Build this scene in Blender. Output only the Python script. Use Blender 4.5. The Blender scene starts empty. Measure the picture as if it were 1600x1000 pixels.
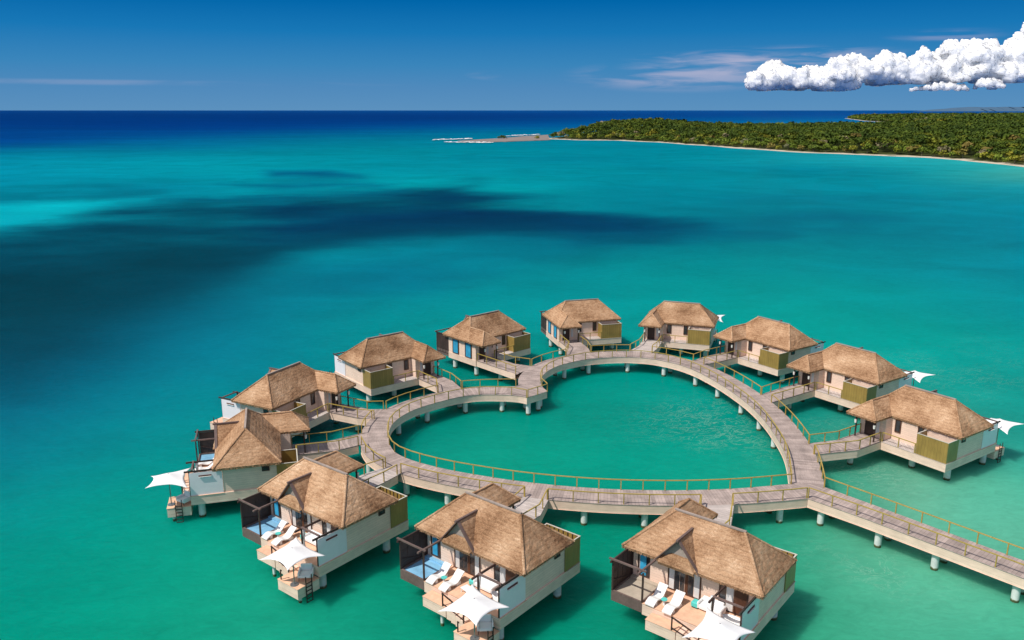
import bpy, math, random
import numpy as np
from mathutils import Vector, Matrix, noise as mnoise
R = math.radians
rnd = random.Random(7)
scene = bpy.context.scene

# ------------------------------------------------------------------ camera
FOC, TH, CZ = 1293.46, R(14.2293), 34.75
cam_d = bpy.data.cameras.new('camera'); cam = bpy.data.objects.new('camera', cam_d)
scene.collection.objects.link(cam); scene.camera = cam
cam_d.sensor_width = 36; cam_d.lens = 36 * FOC / 1600
cam_d.clip_start = 0.5; cam_d.clip_end = 200000
cam.location = (0, 0, CZ); cam.rotation_euler = (R(90) - TH, 0, 0)

# ------------------------------------------------------------------ sky and sun
SUN = Vector((-0.86, -0.51, 0)).normalized()
ELEV = R(55)
world = bpy.data.worlds.new('World'); scene.world = world; world.use_nodes = True
nt = world.node_tree; N = nt.nodes; L = nt.links; N.clear()
out = N.new('ShaderNodeOutputWorld'); bg = N.new('ShaderNodeBackground')
sky = N.new('ShaderNodeTexSky'); sky.sky_type = 'NISHITA'; sky.sun_disc = False
sky.sun_elevation = ELEV; sky.sun_rotation = math.atan2(SUN.x, SUN.y)
sky.air_density = 1.0; sky.dust_density = 0.2; sky.ozone_density = 2.5
bg.inputs['Strength'].default_value = 0.1
# deep polarised blue of the low sky: a tint by real elevation above the horizon
tc = N.new('ShaderNodeTexCoord'); sep = N.new('ShaderNodeSeparateXYZ')
L.new(tc.outputs['Generated'], sep.inputs[0])
mr = N.new('ShaderNodeMapRange'); mr.inputs['From Min'].default_value = 0.0; mr.inputs['From Max'].default_value = 0.5
L.new(sep.outputs['Z'], mr.inputs['Value'])
ramp = N.new('ShaderNodeValToRGB'); L.new(mr.outputs[0], ramp.inputs[0])
def lin(r, g, b):
    f = lambda c: (c / 255 / 12.92) if c / 255 < .04045 else ((c / 255 + .055) / 1.055) ** 2.4
    return (f(r), f(g), f(b))
def setramp(rp, stops):
    e = rp.color_ramp.elements
    while len(e) > 1: e.remove(e[-1])
    e[0].position = stops[0][0]; e[0].color = (*stops[0][1], 1)
    for p, c in stops[1:]:
        k = e.new(p); k.color = (*c, 1)
setramp(ramp, [(0.0, lin(92, 145, 190)), (0.05, lin(80, 138, 188)), (0.10, lin(58, 133, 187)), (0.17, lin(24, 119, 182)),
               (0.24, lin(0, 101, 169)), (0.5, lin(4, 86, 150)), (1.0, lin(20, 90, 150))])
# thin high cloud drawn in the direction of the sky
def sky_cloud(maskcenter, size, seed, thr, sc):
    m = N.new('ShaderNodeMapping'); L.new(tc.outputs['Generated'], m.inputs['Vector'])
    m.inputs['Location'].default_value = (seed, seed * .7, seed * .3)
    m.inputs['Rotation'].default_value = (0, R(4), 0)
    m.inputs['Scale'].default_value = (sc, sc, sc * 9)
    n = N.new('ShaderNodeTexNoise'); n.inputs['Scale'].default_value = 1; n.inputs['Detail'].default_value = 7
    n.inputs['Roughness'].default_value = .55; n.inputs['Distortion'].default_value = .6
    L.new(m.outputs[0], n.inputs['Vector'])
    mm = N.new('ShaderNodeMapping'); L.new(tc.outputs['Generated'], mm.inputs['Vector'])
    cx, cz = maskcenter
    mm.inputs['Location'].default_value = (-cx / size[0], 0, -cz / size[1]); mm.inputs['Scale'].default_value = (1 / size[0], 0, 1 / size[1])
    ln = N.new('ShaderNodeVectorMath'); ln.operation = 'LENGTH'; L.new(mm.outputs[0], ln.inputs[0])
    a = N.new('ShaderNodeMapRange'); a.interpolation_type = 'SMOOTHSTEP'
    a.inputs['From Min'].default_value = 1.0; a.inputs['From Max'].default_value = 0.25; L.new(ln.outputs['Value'], a.inputs['Value'])
    b = N.new('ShaderNodeMapRange'); b.interpolation_type = 'SMOOTHSTEP'
    b.inputs['From Min'].default_value = thr; b.inputs['From Max'].default_value = thr + .22; L.new(n.outputs['Fac'], b.inputs['Value'])
    mu = N.new('ShaderNodeMath'); mu.operation = 'MULTIPLY'; L.new(a.outputs[0], mu.inputs[0]); L.new(b.outputs[0], mu.inputs[1])
    return mu
def skydir(px, py):                       # direction of a point in the sky: (x, z) of the unit vector
    u = (px - 800) / FOC; v = (500 - py) / FOC
    d = Vector((u, math.cos(TH) + v * math.sin(TH), -math.sin(TH) + v * math.cos(TH))).normalized()
    return d.x, d.z
clouds = [(skydir(1070, 118), (.15, .021), 3.1, .40, 9, .50), (skydir(1130, 100), (.13, .018), 6.1, .44, 14, .46), (skydir(1230, 90), (.14, .015), 9.2, .40, 10, .5),
          (skydir(775, 118), (.04, .0065), 2.2, .40, 7, .35), (skydir(1480, 55), (.06, .008), 5.5, .42, 8, .25),
          (skydir(200, 129), (.32, .004), 1.4, .40, 5, .18)]
col = ramp.outputs['Color']
for c, s, seed, thr, sc, amt in clouds:
    m = sky_cloud(c, s, seed, thr, sc)
    k = N.new('ShaderNodeMath'); k.operation = 'MULTIPLY'; L.new(m.outputs[0], k.inputs[0]); k.inputs[1].default_value = amt
    mx = N.new('ShaderNodeMixRGB'); L.new(k.outputs[0], mx.inputs['Fac']); L.new(col, mx.inputs['Color1'])
    mx.inputs['Color2'].default_value = (*lin(196, 190, 212), 1); col = mx.outputs['Color']
sc10 = N.new('ShaderNodeMixRGB'); sc10.blend_type = 'MULTIPLY'; sc10.inputs['Fac'].default_value = 1
L.new(col, sc10.inputs['Color1']); sc10.inputs['Color2'].default_value = (10, 10, 10, 1)
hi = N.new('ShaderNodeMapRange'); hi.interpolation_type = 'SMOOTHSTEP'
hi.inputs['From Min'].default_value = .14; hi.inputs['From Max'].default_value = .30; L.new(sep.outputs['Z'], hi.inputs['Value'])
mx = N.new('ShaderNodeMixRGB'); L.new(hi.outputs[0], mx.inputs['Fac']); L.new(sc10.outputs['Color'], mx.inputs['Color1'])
fill_tint = N.new('ShaderNodeMixRGB'); fill_tint.blend_type = 'MULTIPLY'; fill_tint.inputs['Fac'].default_value = 1; L.new(sky.outputs['Color'], fill_tint.inputs['Color1'])
fill_tint.inputs['Color2'].default_value = (2.6, 1.75, 1.25, 1)     # upper sky warmed and brightened as added fill for the shaded walls
L.new(fill_tint.outputs['Color'], mx.inputs['Color2']); L.new(mx.outputs['Color'], bg.inputs['Color']); L.new(bg.outputs[0], out.inputs[0])

sd = bpy.data.lights.new('sun', 'SUN'); sun = bpy.data.objects.new('sun', sd); scene.collection.objects.link(sun)
sd.energy = 4.2; sd.angle = R(0.5); sd.color = (1.0, 0.955, 0.88)
sv = Vector((SUN.x * math.cos(ELEV), SUN.y * math.cos(ELEV), math.sin(ELEV)))
sun.rotation_euler = sv.to_track_quat('Z', 'Y').to_euler(); sun.location = (0, 0, 200)

vs = scene.view_settings; vs.view_transform = 'Standard'; vs.look = 'None'; vs.exposure = 0.0; vs.gamma = 1
scene.cycles.max_bounces = 6; scene.cycles.diffuse_bounces = 3; scene.cycles.transparent_max_bounces = 8

# ------------------------------------------------------------------ helpers
C = scene.collection
def tag(o, label=None, cat=None, group=None, kind=None):
    if label: o['label'] = label
    if cat: o['category'] = cat
    if group: o['group'] = group
    if kind: o['kind'] = kind
    return o
def empty(name, loc=(0, 0, 0), rz=0, **k):
    o = bpy.data.objects.new(name, None); C.objects.link(o); o.location = loc; o.rotation_euler = (0, 0, rz)
    o.empty_display_size = .5
    return tag(o, **k)
class MB:
    def __init__(s, mir=False): s.v = []; s.f = []; s.uv = []; s.mir = mir; s.smooth = False
    def face(s, pts, uv=None):
        i = len(s.v); s.v += [tuple(p) for p in pts]; s.f.append(list(range(i, i + len(pts)))); s.uv.append(uv or [(p[0] + p[1], p[2]) for p in pts])
        return s
    def box(s, x0, x1, y0, y1, z0, z1):
        P = [(x0, y0, z0), (x1, y0, z0), (x1, y1, z0), (x0, y1, z0), (x0, y0, z1), (x1, y0, z1), (x1, y1, z1), (x0, y1, z1)]
        for q in ((3, 2, 1, 0), (4, 5, 6, 7), (0, 1, 5, 4), (1, 2, 6, 5), (2, 3, 7, 6), (3, 0, 4, 7)): s.face([P[k] for k in q])
        return s
    def beam(s, p, q, w, h, up=(0, 0, 1)):
        p = Vector(p); q = Vector(q); d = (q - p).normalized(); u = Vector(up)
        if abs(d.dot(u)) > .98: u = Vector((0, 1, 0))
        a = d.cross(u).normalized() * w / 2; b = a.cross(d).normalized() * h / 2
        A = [p - a - b, p + a - b, p + a + b, p - a + b]; B = [x + (q - p) for x in A]
        s.face([A[3], A[2], A[1], A[0]][::-1][::-1]); s.face(B)
        for k in range(4):
            j = (k + 1) % 4; s.face([A[k], A[j], B[j], B[k]])
        return s
    def cyl(s, p, q, r0, r1, n=12, cap=True):
        p = Vector(p); q = Vector(q); d = (q - p).normalized(); u = Vector((0, 0, 1)) if abs(d.z) < .9 else Vector((1, 0, 0))
        a = d.cross(u).normalized(); b = d.cross(a)
        A = [p + (a * math.cos(t) + b * math.sin(t)) * r0 for t in [2 * math.pi * k / n for k in range(n)]]
        B = [q + (a * math.cos(t) + b * math.sin(t)) * r1 for t in [2 * math.pi * k / n for k in range(n)]]
        for k in range(n):
            j = (k + 1) % n; s.face([A[k], A[j], B[j], B[k]])
        if cap: s.face(A[::-1]); s.face(B)
        return s
    def prism(s, poly, z0, z1, top=True, bottom=True):
        n = len(poly)
        ar = sum(poly[k][0] * poly[(k + 1) % n][1] - poly[(k + 1) % n][0] * poly[k][1] for k in range(n))
        if ar < 0: poly = poly[::-1]
        if top: s.face([(x, y, z1) for x, y in poly])
        if bottom: s.face([(x, y, z0) for x, y in poly][::-1])
        for k in range(n):
            a = poly[k]; b = poly[(k + 1) % n]
            s.face([(a[0], a[1], z0), (b[0], b[1], z0), (b[0], b[1], z1), (a[0], a[1], z1)])
        return s
    def build(s, name, mat, parent=None, smooth=False, bevel=0, weld=False, **k):
        me = bpy.data.meshes.new(name)
        v = s.v; f = s.f; uv = s.uv
        if s.mir:
            v = [(-a, b, c) for a, b, c in v]; f = [q[::-1] for q in f]; uv = [q[::-1] for q in uv]
        me.from_pydata(v, [], f)
        ul = me.uv_layers.new(name='UVMap')
        flat = [c for q in uv for t in q for c in t]; ul.data.foreach_set('uv', flat)
        me.materials.append(mat); me.validate(); me.update()
        if weld or smooth:
            import bmesh
            bm = bmesh.new(); bm.from_mesh(me); bmesh.ops.remove_doubles(bm, verts=bm.verts, dist=.0005)
            bmesh.ops.recalc_face_normals(bm, faces=bm.faces); bm.to_mesh(me); bm.free()
        if smooth: me.polygons.foreach_set('use_smooth', [True] * len(me.polygons))
        o = bpy.data.objects.new(name, me); C.objects.link(o); o.parent = parent
        if bevel:
            b = o.modifiers.new('bevel', 'BEVEL'); b.width = bevel; b.segments = 1; b.limit_method = 'ANGLE'
        return tag(o, **k)
def children(o): return [c for c in ALL if c.parent == o]
def copy_tree(o, parent=None):
    c = o.copy(); C.objects.link(c); c.parent = parent
    for ch in KIDS[o.name]: copy_tree(ch, c)
    return c
KIDS = {}
def index_kids():
    KIDS.clear()
    for o in C.objects: KIDS.setdefault(o.name, [])
    for o in C.objects:
        if o.parent: KIDS[o.parent.name].append(o)

# ------------------------------------------------------------------ materials
def mat(name, color, rough=.7, var=.12, scale=6, stretch=(1, 1, 1), spec=.3, bump=.0, metallic=0, coords='Object', dark=None):
    m = bpy.data.materials.new(name); m.use_nodes = True; t = m.node_tree; n = t.nodes; l = t.links
    p = n['Principled BSDF']; p.inputs['Roughness'].default_value = rough; p.inputs['Specular IOR Level'].default_value = spec
    p.inputs['Metallic'].default_value = metallic
    c = n.new('ShaderNodeTexCoord'); mp = n.new('ShaderNodeMapping'); mp.inputs['Scale'].default_value = stretch
    oi = n.new('ShaderNodeObjectInfo'); ad = n.new('ShaderNodeVectorMath'); ad.operation = 'ADD'
    ml = n.new('ShaderNodeMath'); ml.operation = 'MULTIPLY'; ml.inputs[1].default_value = 37
    l.new(oi.outputs['Random'], ml.inputs[0]); l.new(c.outputs[coords], ad.inputs[0]); l.new(ml.outputs[0], ad.inputs[1])
    l.new(ad.outputs[0], mp.inputs['Vector'])
    ns = n.new('ShaderNodeTexNoise'); ns.inputs['Scale'].default_value = scale; ns.inputs['Detail'].default_value = 6; ns.inputs['Roughness'].default_value = .6
    l.new(mp.outputs[0], ns.inputs['Vector'])
    n2 = n.new('ShaderNodeTexNoise'); n2.inputs['Scale'].default_value = .9; n2.inputs['Detail'].default_value = 3; l.new(ad.outputs[0], n2.inputs['Vector'])
    av = n.new('ShaderNodeMath'); av.operation = 'ADD'; l.new(ns.outputs['Fac'], av.inputs[0]); l.new(n2.outputs['Fac'], av.inputs[1])
    r = n.new('ShaderNodeMapRange'); r.inputs['From Min'].default_value = .7; r.inputs['From Max'].default_value = 1.3
    r.inputs['To Min'].default_value = 1 - var * 1.3; r.inputs['To Max'].default_value = 1 + var; l.new(av.outputs[0], r.inputs['Value'])
    mx = n.new('ShaderNodeVectorMath'); mx.operation = 'SCALE'; mx.inputs[0].default_value = color; l.new(r.outputs[0], mx.inputs['Scale'])
    l.new(mx.outputs[0], p.inputs['Base Color'])
    if bump:
        b = n.new('ShaderNodeBump'); b.inputs['Strength'].default_value = bump; b.inputs['Distance'].default_value = .02
        l.new(ns.outputs['Fac'], b.inputs['Height']); l.new(b.outputs[0], p.inputs['Normal'])
    m['_'] = 1
    return m
def boards(m, axis, size, depth=.5, w=.08):
    """adds board joints every `size` metres along a uv/object axis, darkening the gap and shifting each board's tone"""
    t = m.node_tree; n = t.nodes; l = t.links; p = n['Principled BSDF']
    src = p.inputs['Base Color'].links[0].from_socket
    c = n.new('ShaderNodeTexCoord'); s = n.new('ShaderNodeSeparateXYZ')
    l.new(c.outputs['UV' if axis in 'uv' else 'Object'], s.inputs[0])
    k = n.new('ShaderNodeMath'); k.operation = 'DIVIDE'; l.new(s.outputs[{'u': 0, 'v': 1, 'x': 0, 'y': 1, 'z': 2}[axis]], k.inputs[0]); k.inputs[1].default_value = size
    fl = n.new('ShaderNodeMath'); fl.operation = 'FLOOR'; l.new(k.outputs[0], fl.inputs[0])
    fr = n.new('ShaderNodeMath'); fr.operation = 'FRACT'; l.new(k.outputs[0], fr.inputs[0])
    wn = n.new('ShaderNodeTexWhiteNoise'); wn.noise_dimensions = '1D'; l.new(fl.outputs[0], wn.inputs['W'])
    mr = n.new('ShaderNodeMapRange'); l.new(wn.outputs['Value'], mr.inputs['Value']); mr.inputs['To Min'].default_value = 1 - depth * .5; mr.inputs['To Max'].default_value = 1 + depth * .3
    gp = n.new('ShaderNodeMath'); gp.operation = 'LESS_THAN'; l.new(fr.outputs[0], gp.inputs[0]); gp.inputs[1].default_value = w
    gm = n.new('ShaderNodeMapRange'); l.new(gp.outputs[0], gm.inputs['Value']); gm.inputs['To Min'].default_value = 1; gm.inputs['To Max'].default_value = .45
    mu = n.new('ShaderNodeMath'); mu.operation = 'MULTIPLY'; l.new(mr.outputs[0], mu.inputs[0]); l.new(gm.outputs[0], mu.inputs[1])
    sc = n.new('ShaderNodeVectorMath'); sc.operation = 'SCALE'; l.new(src, sc.inputs[0]); l.new(mu.outputs[0], sc.inputs['Scale']); l.new(sc.outputs[0], p.inputs['Base Color'])
    return m
M = {}
M['deck'] = boards(mat('weathered_decking', (.41, .325, .29), .6, .25, 3, (.6, 5, 5), coords='UV'), 'u', .29, .42, .07)
M['walkboards'] = boards(mat('pale_decking', (.52, .45, .415), .85, .16, 3, (.6, 4, 4)), 'u', .29, .25, .07)
M['fascia'] = boards(mat('beige_fascia_board', (.85, .62, .49), .7, .10, 1.2, (1, 1, 5)), 'z', .42, .10, .02)
M['wall'] = boards(mat('beige_siding', (.86, .635, .505), .75, .08, 2, (1, 1, 6)), 'z', .2, .07, .04)
M['terrace'] = mat('terracotta_terrace', (.78, .47, .31), .75, .14, 2.5)
M['olive'] = boards(mat('olive_metal_panel', (.34, .225, .06), .38, .16, 2.2, (3, 3, .4), spec=.5), 'x', .31, .18, .06)
M['oliverib'] = mat('olive_rail_paint', (.40, .285, .065), .5, .12, 5, spec=.4)
M['white'] = mat('white_paint', (.82, .80, .78), .5, .04, 5)
M['cloth'] = mat('white_canvas', (.86, .85, .84), .8, .03, 3)
M['dark'] = mat('dark_stained_timber', (.060, .036, .030), .55, .3, 5, (1, 1, 4))
M['beam'] = mat('brown_grey_beam', (.155, .105, .092), .6, .2, 5)
M['pile'] = None
M['ridge'] = mat('grey_ridge_capping', (.36, .29, .25), .8, .2, 5, bump=.3)
M['panel'] = mat('frosted_glass', (.88, .80, .82), .22, .03, 2, spec=.5)
M['glass'] = mat('dark_window_glass', (.035, .04, .045), .08, .3, 3, spec=.6)
M['blue'] = mat('blue_blind', (.045, .36, .60), .5, .25, 1.5)
M['curtain'] = mat('white_curtain', (.70, .69, .68), .9, .15, 9, (8, 8, .2))
M['brownwood'] = mat('reddish_timber', (.10, .042, .024), .5, .25, 5, (1, 1, 4))
M['tubwater'] = mat('pool_water', (.24, .50, .72), .06, .15, 2.5, spec=.6, bump=.25)
M['tubsand'] = mat('beige_pool_surface', (.45, .38, .30), .8, .12, 3)
M['teal'] = mat('turquoise_cushion', (.10, .55, .50), .8, .08, 6)
M['green'] = mat('plant_leaves', (.05, .12, .02), .6, .4, 9)
M['lamp'] = mat('white_lamp_shade', (.85, .82, .76), .4, .02, 3)
M['soffit'] = mat('brown_soffit', (.22, .13, .08), .8, .15, 4)
M['steel'] = mat('grey_metal', (.30, .31, .31), .35, .1, 5, metallic=.7)

def pile_mat():
    m = mat('white_concrete_pile', (.68, .69, .66), .75, .12, 4); t = m.node_tree; n = t.nodes; l = t.links; p = n['Principled BSDF']
    src = p.inputs['Base Color'].links[0].from_socket
    g = n.new('ShaderNodeNewGeometry'); s = n.new('ShaderNodeSeparateXYZ'); l.new(g.outputs['Position'], s.inputs[0])
    ns = n.new('ShaderNodeTexNoise'); ns.inputs['Scale'].default_value = 5; l.new(g.outputs['Position'], ns.inputs['Vector'])
    a = n.new('ShaderNodeMath'); a.operation = 'MULTIPLY_ADD'; l.new(ns.outputs['Fac'], a.inputs[0]); a.inputs[1].default_value = -.25; l.new(s.outputs['Z'], a.inputs[2])
    r = n.new('ShaderNodeValToRGB'); l.new(a.outputs[0], r.inputs[0])
    setramp(r, [(0.0, (.10, .12, .05)), (.06, (.30, .30, .16)), (.13, (1, 1, 1))])
    mm = n.new('ShaderNodeMixRGB'); mm.blend_type = 'MULTIPLY'; mm.inputs['Fac'].default_value = 1
    l.new(src, mm.inputs['Color1']); l.new(r.outputs['Color'], mm.inputs['Color2']); l.new(mm.outputs['Color'], p.inputs['Base Color'])
    return m
M['pile'] = pile_mat()

def thatch_mat():
    m = bpy.data.materials.new('palm_thatch'); m.use_nodes = True; t = m.node_tree; n = t.nodes; l = t.links
    p = n['Principled BSDF']; p.inputs['Roughness'].default_value = .95; p.inputs['Specular IOR Level'].default_value = .1
    c = n.new('ShaderNodeTexCoord'); oi = n.new('ShaderNodeObjectInfo'); ml = n.new('ShaderNodeMath'); ml.operation = 'MULTIPLY'; ml.inputs[1].default_value = 53
    l.new(oi.outputs['Random'], ml.inputs[0])
    ad = n.new('ShaderNodeVectorMath'); ad.operation = 'ADD'; l.new(c.outputs['UV'], ad.inputs[0]); l.new(ml.outputs[0], ad.inputs[1])
    def noise(scale, st, det=5, ro=.6, dist=0):
        mp = n.new('ShaderNodeMapping'); mp.inputs['Scale'].default_value = st; l.new(ad.outputs[0], mp.inputs['Vector'])
        q = n.new('ShaderNodeTexNoise'); q.inputs['Scale'].default_value = scale; q.inputs['Detail'].default_value = det; q.inputs['Roughness'].default_value = ro
        q.inputs['Distortion'].default_value = dist; l.new(mp.outputs[0], q.inputs['Vector']); return q.outputs['Fac']
    streak = noise(1, (13, 5, 1), 7, .85); blot = noise(1, (2.4, 7.5, 1), 7, .8, .8); big = noise(.35, (1, 1, 1), 3)
    s = n.new('ShaderNodeSeparateXYZ'); l.new(c.outputs['UV'], s.inputs[0])
    wob = n.new('ShaderNodeMath'); wob.operation = 'MULTIPLY_ADD'; l.new(noise(1.3, (1, 1, 1), 3), wob.inputs[0]); wob.inputs[1].default_value = .5; l.new(s.outputs['Y'], wob.inputs[2])
    dv = n.new('ShaderNodeMath'); dv.operation = 'DIVIDE'; l.new(wob.outputs[0], dv.inputs[0]); dv.inputs[1].default_value = .34
    fr = n.new('ShaderNodeMath'); fr.operation = 'FRACT'; l.new(dv.outputs[0], fr.inputs[0])
    cr = n.new('ShaderNodeValToRGB'); l.new(fr.outputs[0], cr.inputs[0]); setramp(cr, [(0, (.62,) * 3), (.22, (.95,) * 3), (.75, (1.08,) * 3), (1, (1.0,) * 3)])
    a = n.new('ShaderNodeMath'); a.operation = 'ADD'; l.new(streak, a.inputs[0]); l.new(blot, a.inputs[1])
    b = n.new('ShaderNodeMath'); b.operation = 'ADD'; l.new(a.outputs[0], b.inputs[0]); l.new(big, b.inputs[1])
    mr = n.new('ShaderNodeMapRange'); mr.inputs['From Min'].default_value = 1.16; mr.inputs['From Max'].default_value = 1.86; l.new(b.outputs[0], mr.inputs['Value'])
    r = n.new('ShaderNodeValToRGB'); l.new(mr.outputs[0], r.inputs[0])
    setramp(r, [(0.0, (.13, .062, .031)), (.28, (.29, .158, .084)), (.52, (.44, .260, .148)), (.78, (.58, .370, .225)), (1, (.76, .55, .38))])
    mm = n.new('ShaderNodeMixRGB'); mm.blend_type = 'MULTIPLY'; mm.inputs['Fac'].default_value = .62; l.new(r.outputs['Color'], mm.inputs['Color1']); l.new(cr.outputs['Color'], mm.inputs['Color2'])
    rv = n.new('ShaderNodeMapRange'); rv.inputs['To Min'].default_value = .86; rv.inputs['To Max'].default_value = 1.0; l.new(oi.outputs['Random'], rv.inputs['Value'])
    vv = n.new('ShaderNodeVectorMath'); vv.operation = 'SCALE'; l.new(mm.outputs['Color'], vv.inputs[0]); l.new(rv.outputs[0], vv.inputs['Scale']); l.new(vv.outputs[0], p.inputs['Base Color'])
    h = n.new('ShaderNodeMath'); h.operation = 'ADD'; l.new(a.outputs[0], h.inputs[0]); l.new(fr.outputs[0], h.inputs[1])
    bp = n.new('ShaderNodeBump'); bp.inputs['Strength'].default_value = .55; bp.inputs['Distance'].default_value = .06; l.new(h.outputs[0], bp.inputs['Height']); l.new(bp.outputs[0], p.inputs['Normal'])
    return m
M['thatch'] = thatch_mat()

# ------------------------------------------------------------------ sea
def proj(X, Y, z=0.):                      # camera projection of a world point to image pixels
    d = z - CZ; dep = Y * math.cos(TH) - d * math.sin(TH); up = Y * math.sin(TH) + d * math.cos(TH)
    return 800 + FOC * X / dep, 500 - FOC * up / dep
def unproj(px, py, z=0.):
    u = (px - 800) / FOC; v = (500 - py) / FOC
    d = (u, math.cos(TH) + v * math.sin(TH), -math.sin(TH) + v * math.cos(TH)); t = (z - CZ) / d[2]
    return d[0] * t, d[1] * t
CP = [  # water colours judged by eye: image pixel position and the colour there
 (0,174,(4,62,128)),(800,174,(6,72,138)),(1600,174,(10,85,150)),(0,186,(0,52,118)),(400,186,(0,52,118)),(800,186,(2,58,122)),(1200,184,(0,78,142)),(1500,186,(0,100,160)),
 (0,205,(0,62,128)),(400,203,(0,66,130)),(700,200,(0,84,138)),(840,196,(0,80,140)),(0,224,(0,74,138)),(300,220,(0,96,142)),(550,216,(0,108,140)),(760,206,(0,100,142)),(1400,194,(0,130,165)),
 (0,240,(0,118,150)),(200,242,(0,128,152)),(450,236,(0,126,146)),(700,236,(0,128,144)),(900,236,(0,128,146)),(1100,240,(0,130,146)),(1300,250,(20,146,158)),(1500,262,(30,158,162)),(1600,275,(60,165,160)),
 (0,268,(0,138,162)),(150,262,(0,142,162)),(350,258,(0,146,162)),(600,262,(0,136,152)),(850,262,(0,132,148)),(1100,268,(0,136,150)),(1350,280,(0,134,150)),(1600,300,(10,134,148)),
 (0,305,(0,140,160)),(60,320,(4,172,184)),(30,335,(4,166,180)),(200,290,(0,132,152)),(250,300,(0,128,150)),(400,290,(0,140,155)),(760,308,(0,146,152)),(950,300,(0,124,140)),(1200,310,(0,122,138)),(1500,330,(0,126,144)),
 (1000,330,(0,118,134)),(1200,345,(0,112,130)),(1450,345,(0,118,136)),(1600,350,(0,126,146)),(1050,385,(0,124,136)),(1300,385,(0,128,140)),(1550,400,(0,130,146)),
 (600,385,(0,128,146)),(500,395,(0,128,144)),(850,385,(0,112,132)),(450,440,(0,118,138)),(600,430,(0,116,136)),(800,430,(0,128,138)),(1000,440,(0,140,142)),(1300,450,(0,142,142)),(1550,460,(0,138,146)),
 (350,500,(0,112,132)),(550,500,(0,136,144)),(700,480,(0,142,146)),(900,500,(0,142,142)),(1200,500,(0,148,140)),(1450,520,(2,150,142)),(1600,520,(4,146,142)),
 (200,600,(0,112,132)),(400,560,(0,124,140)),(0,680,(0,110,128)),(100,700,(0,124,134)),(300,650,(0,134,138)),(450,700,(0,130,128)),(0,800,(0,134,132)),(150,820,(0,142,130)),(0,950,(0,144,126)),(200,950,(6,148,124)),(330,850,(8,150,126)),
 (380,940,(20,154,126)),(550,950,(16,150,122)),(620,850,(4,138,112)),(700,680,(6,142,124)),(900,650,(2,148,130)),(1050,650,(2,150,134)),(1150,700,(10,150,130)),(800,720,(6,144,122)),(1000,720,(4,146,126)),
 (950,580,(0,142,130)),(1300,630,(20,150,140)),(1600,620,(20,152,140)),(1420,590,(10,154,142)),(1560,680,(30,150,136)),(1350,680,(78,156,134)),(1320,740,(60,156,130)),(1400,760,(104,176,148)),(1560,760,(84,178,150)),(1500,800,(88,180,152)),
 (1300,860,(78,172,140)),(1200,900,(44,156,124)),(1350,950,(72,174,140)),(1550,880,(96,182,152)),(1550,960,(76,176,144)),(950,870,(6,140,114)),(900,960,(4,140,114)),(720,600,(0,126,114))]
cpx = np.array([(a, b) for a, b, _ in CP], float); cpc = np.array([c for _, _, c in CP], float)
# towards the horizon metres crowd together, so the image y coordinate is stretched there
def image_coords(px, py):
    return np.stack([px / 260., np.log(np.maximum(py - 171.0, .8)) * 3.2], -1)
Q = image_coords(cpx[:, 0], cpx[:, 1])
def tps(r2): return r2 * np.log(r2 + 1e-9) * .5
K = tps(((Q[:, None] - Q[None]) ** 2).sum(-1)) + np.eye(len(Q)) * .05
Pm = np.c_[np.ones(len(Q)), Q]; A = np.block([[K, Pm], [Pm.T, np.zeros((3, 3))]])
Wt = np.linalg.solve(A, np.r_[cpc, np.zeros((3, 3))])
def lin_np(c):
    c = np.clip(c, 0, 255) / 255; return np.where(c < .04045, c / 12.92, ((c + .055) / 1.055) ** 2.4)
def poly_mask(px, py, poly, soft):
    """1 inside, falling to 0 over `soft` outwards; distances with image y stretched"""
    S = np.array([1, 3.2]); P = np.stack([px, py], -1) * S; V = np.array(poly, float) * S
    ins = np.zeros(len(px), bool); dmin = np.full(len(px), 1e9)
    for k in range(len(V)):
        a = V[k]; b = V[(k + 1) % len(V)]; ab = b - a
        t = np.clip(((P - a) @ ab) / (ab @ ab), 0, 1); dmin = np.minimum(dmin, np.hypot(*(P - a - t[:, None] * ab).T))
        c = (V[k][1] > P[:, 1]) != (V[(k + 1) % len(V)][1] > P[:, 1])
        xi = a[0] + (P[:, 1] - a[1]) / np.where(abs(b[1] - a[1]) < 1e-9, 1e-9, b[1] - a[1]) * ab[0]
        ins ^= c & (P[:, 0] < xi)
    sd_ = np.where(ins, dmin, -dmin); t = np.clip(sd_ / soft * .5 + .5, 0, 1); return t * t * (3 - 2 * t)
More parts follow.
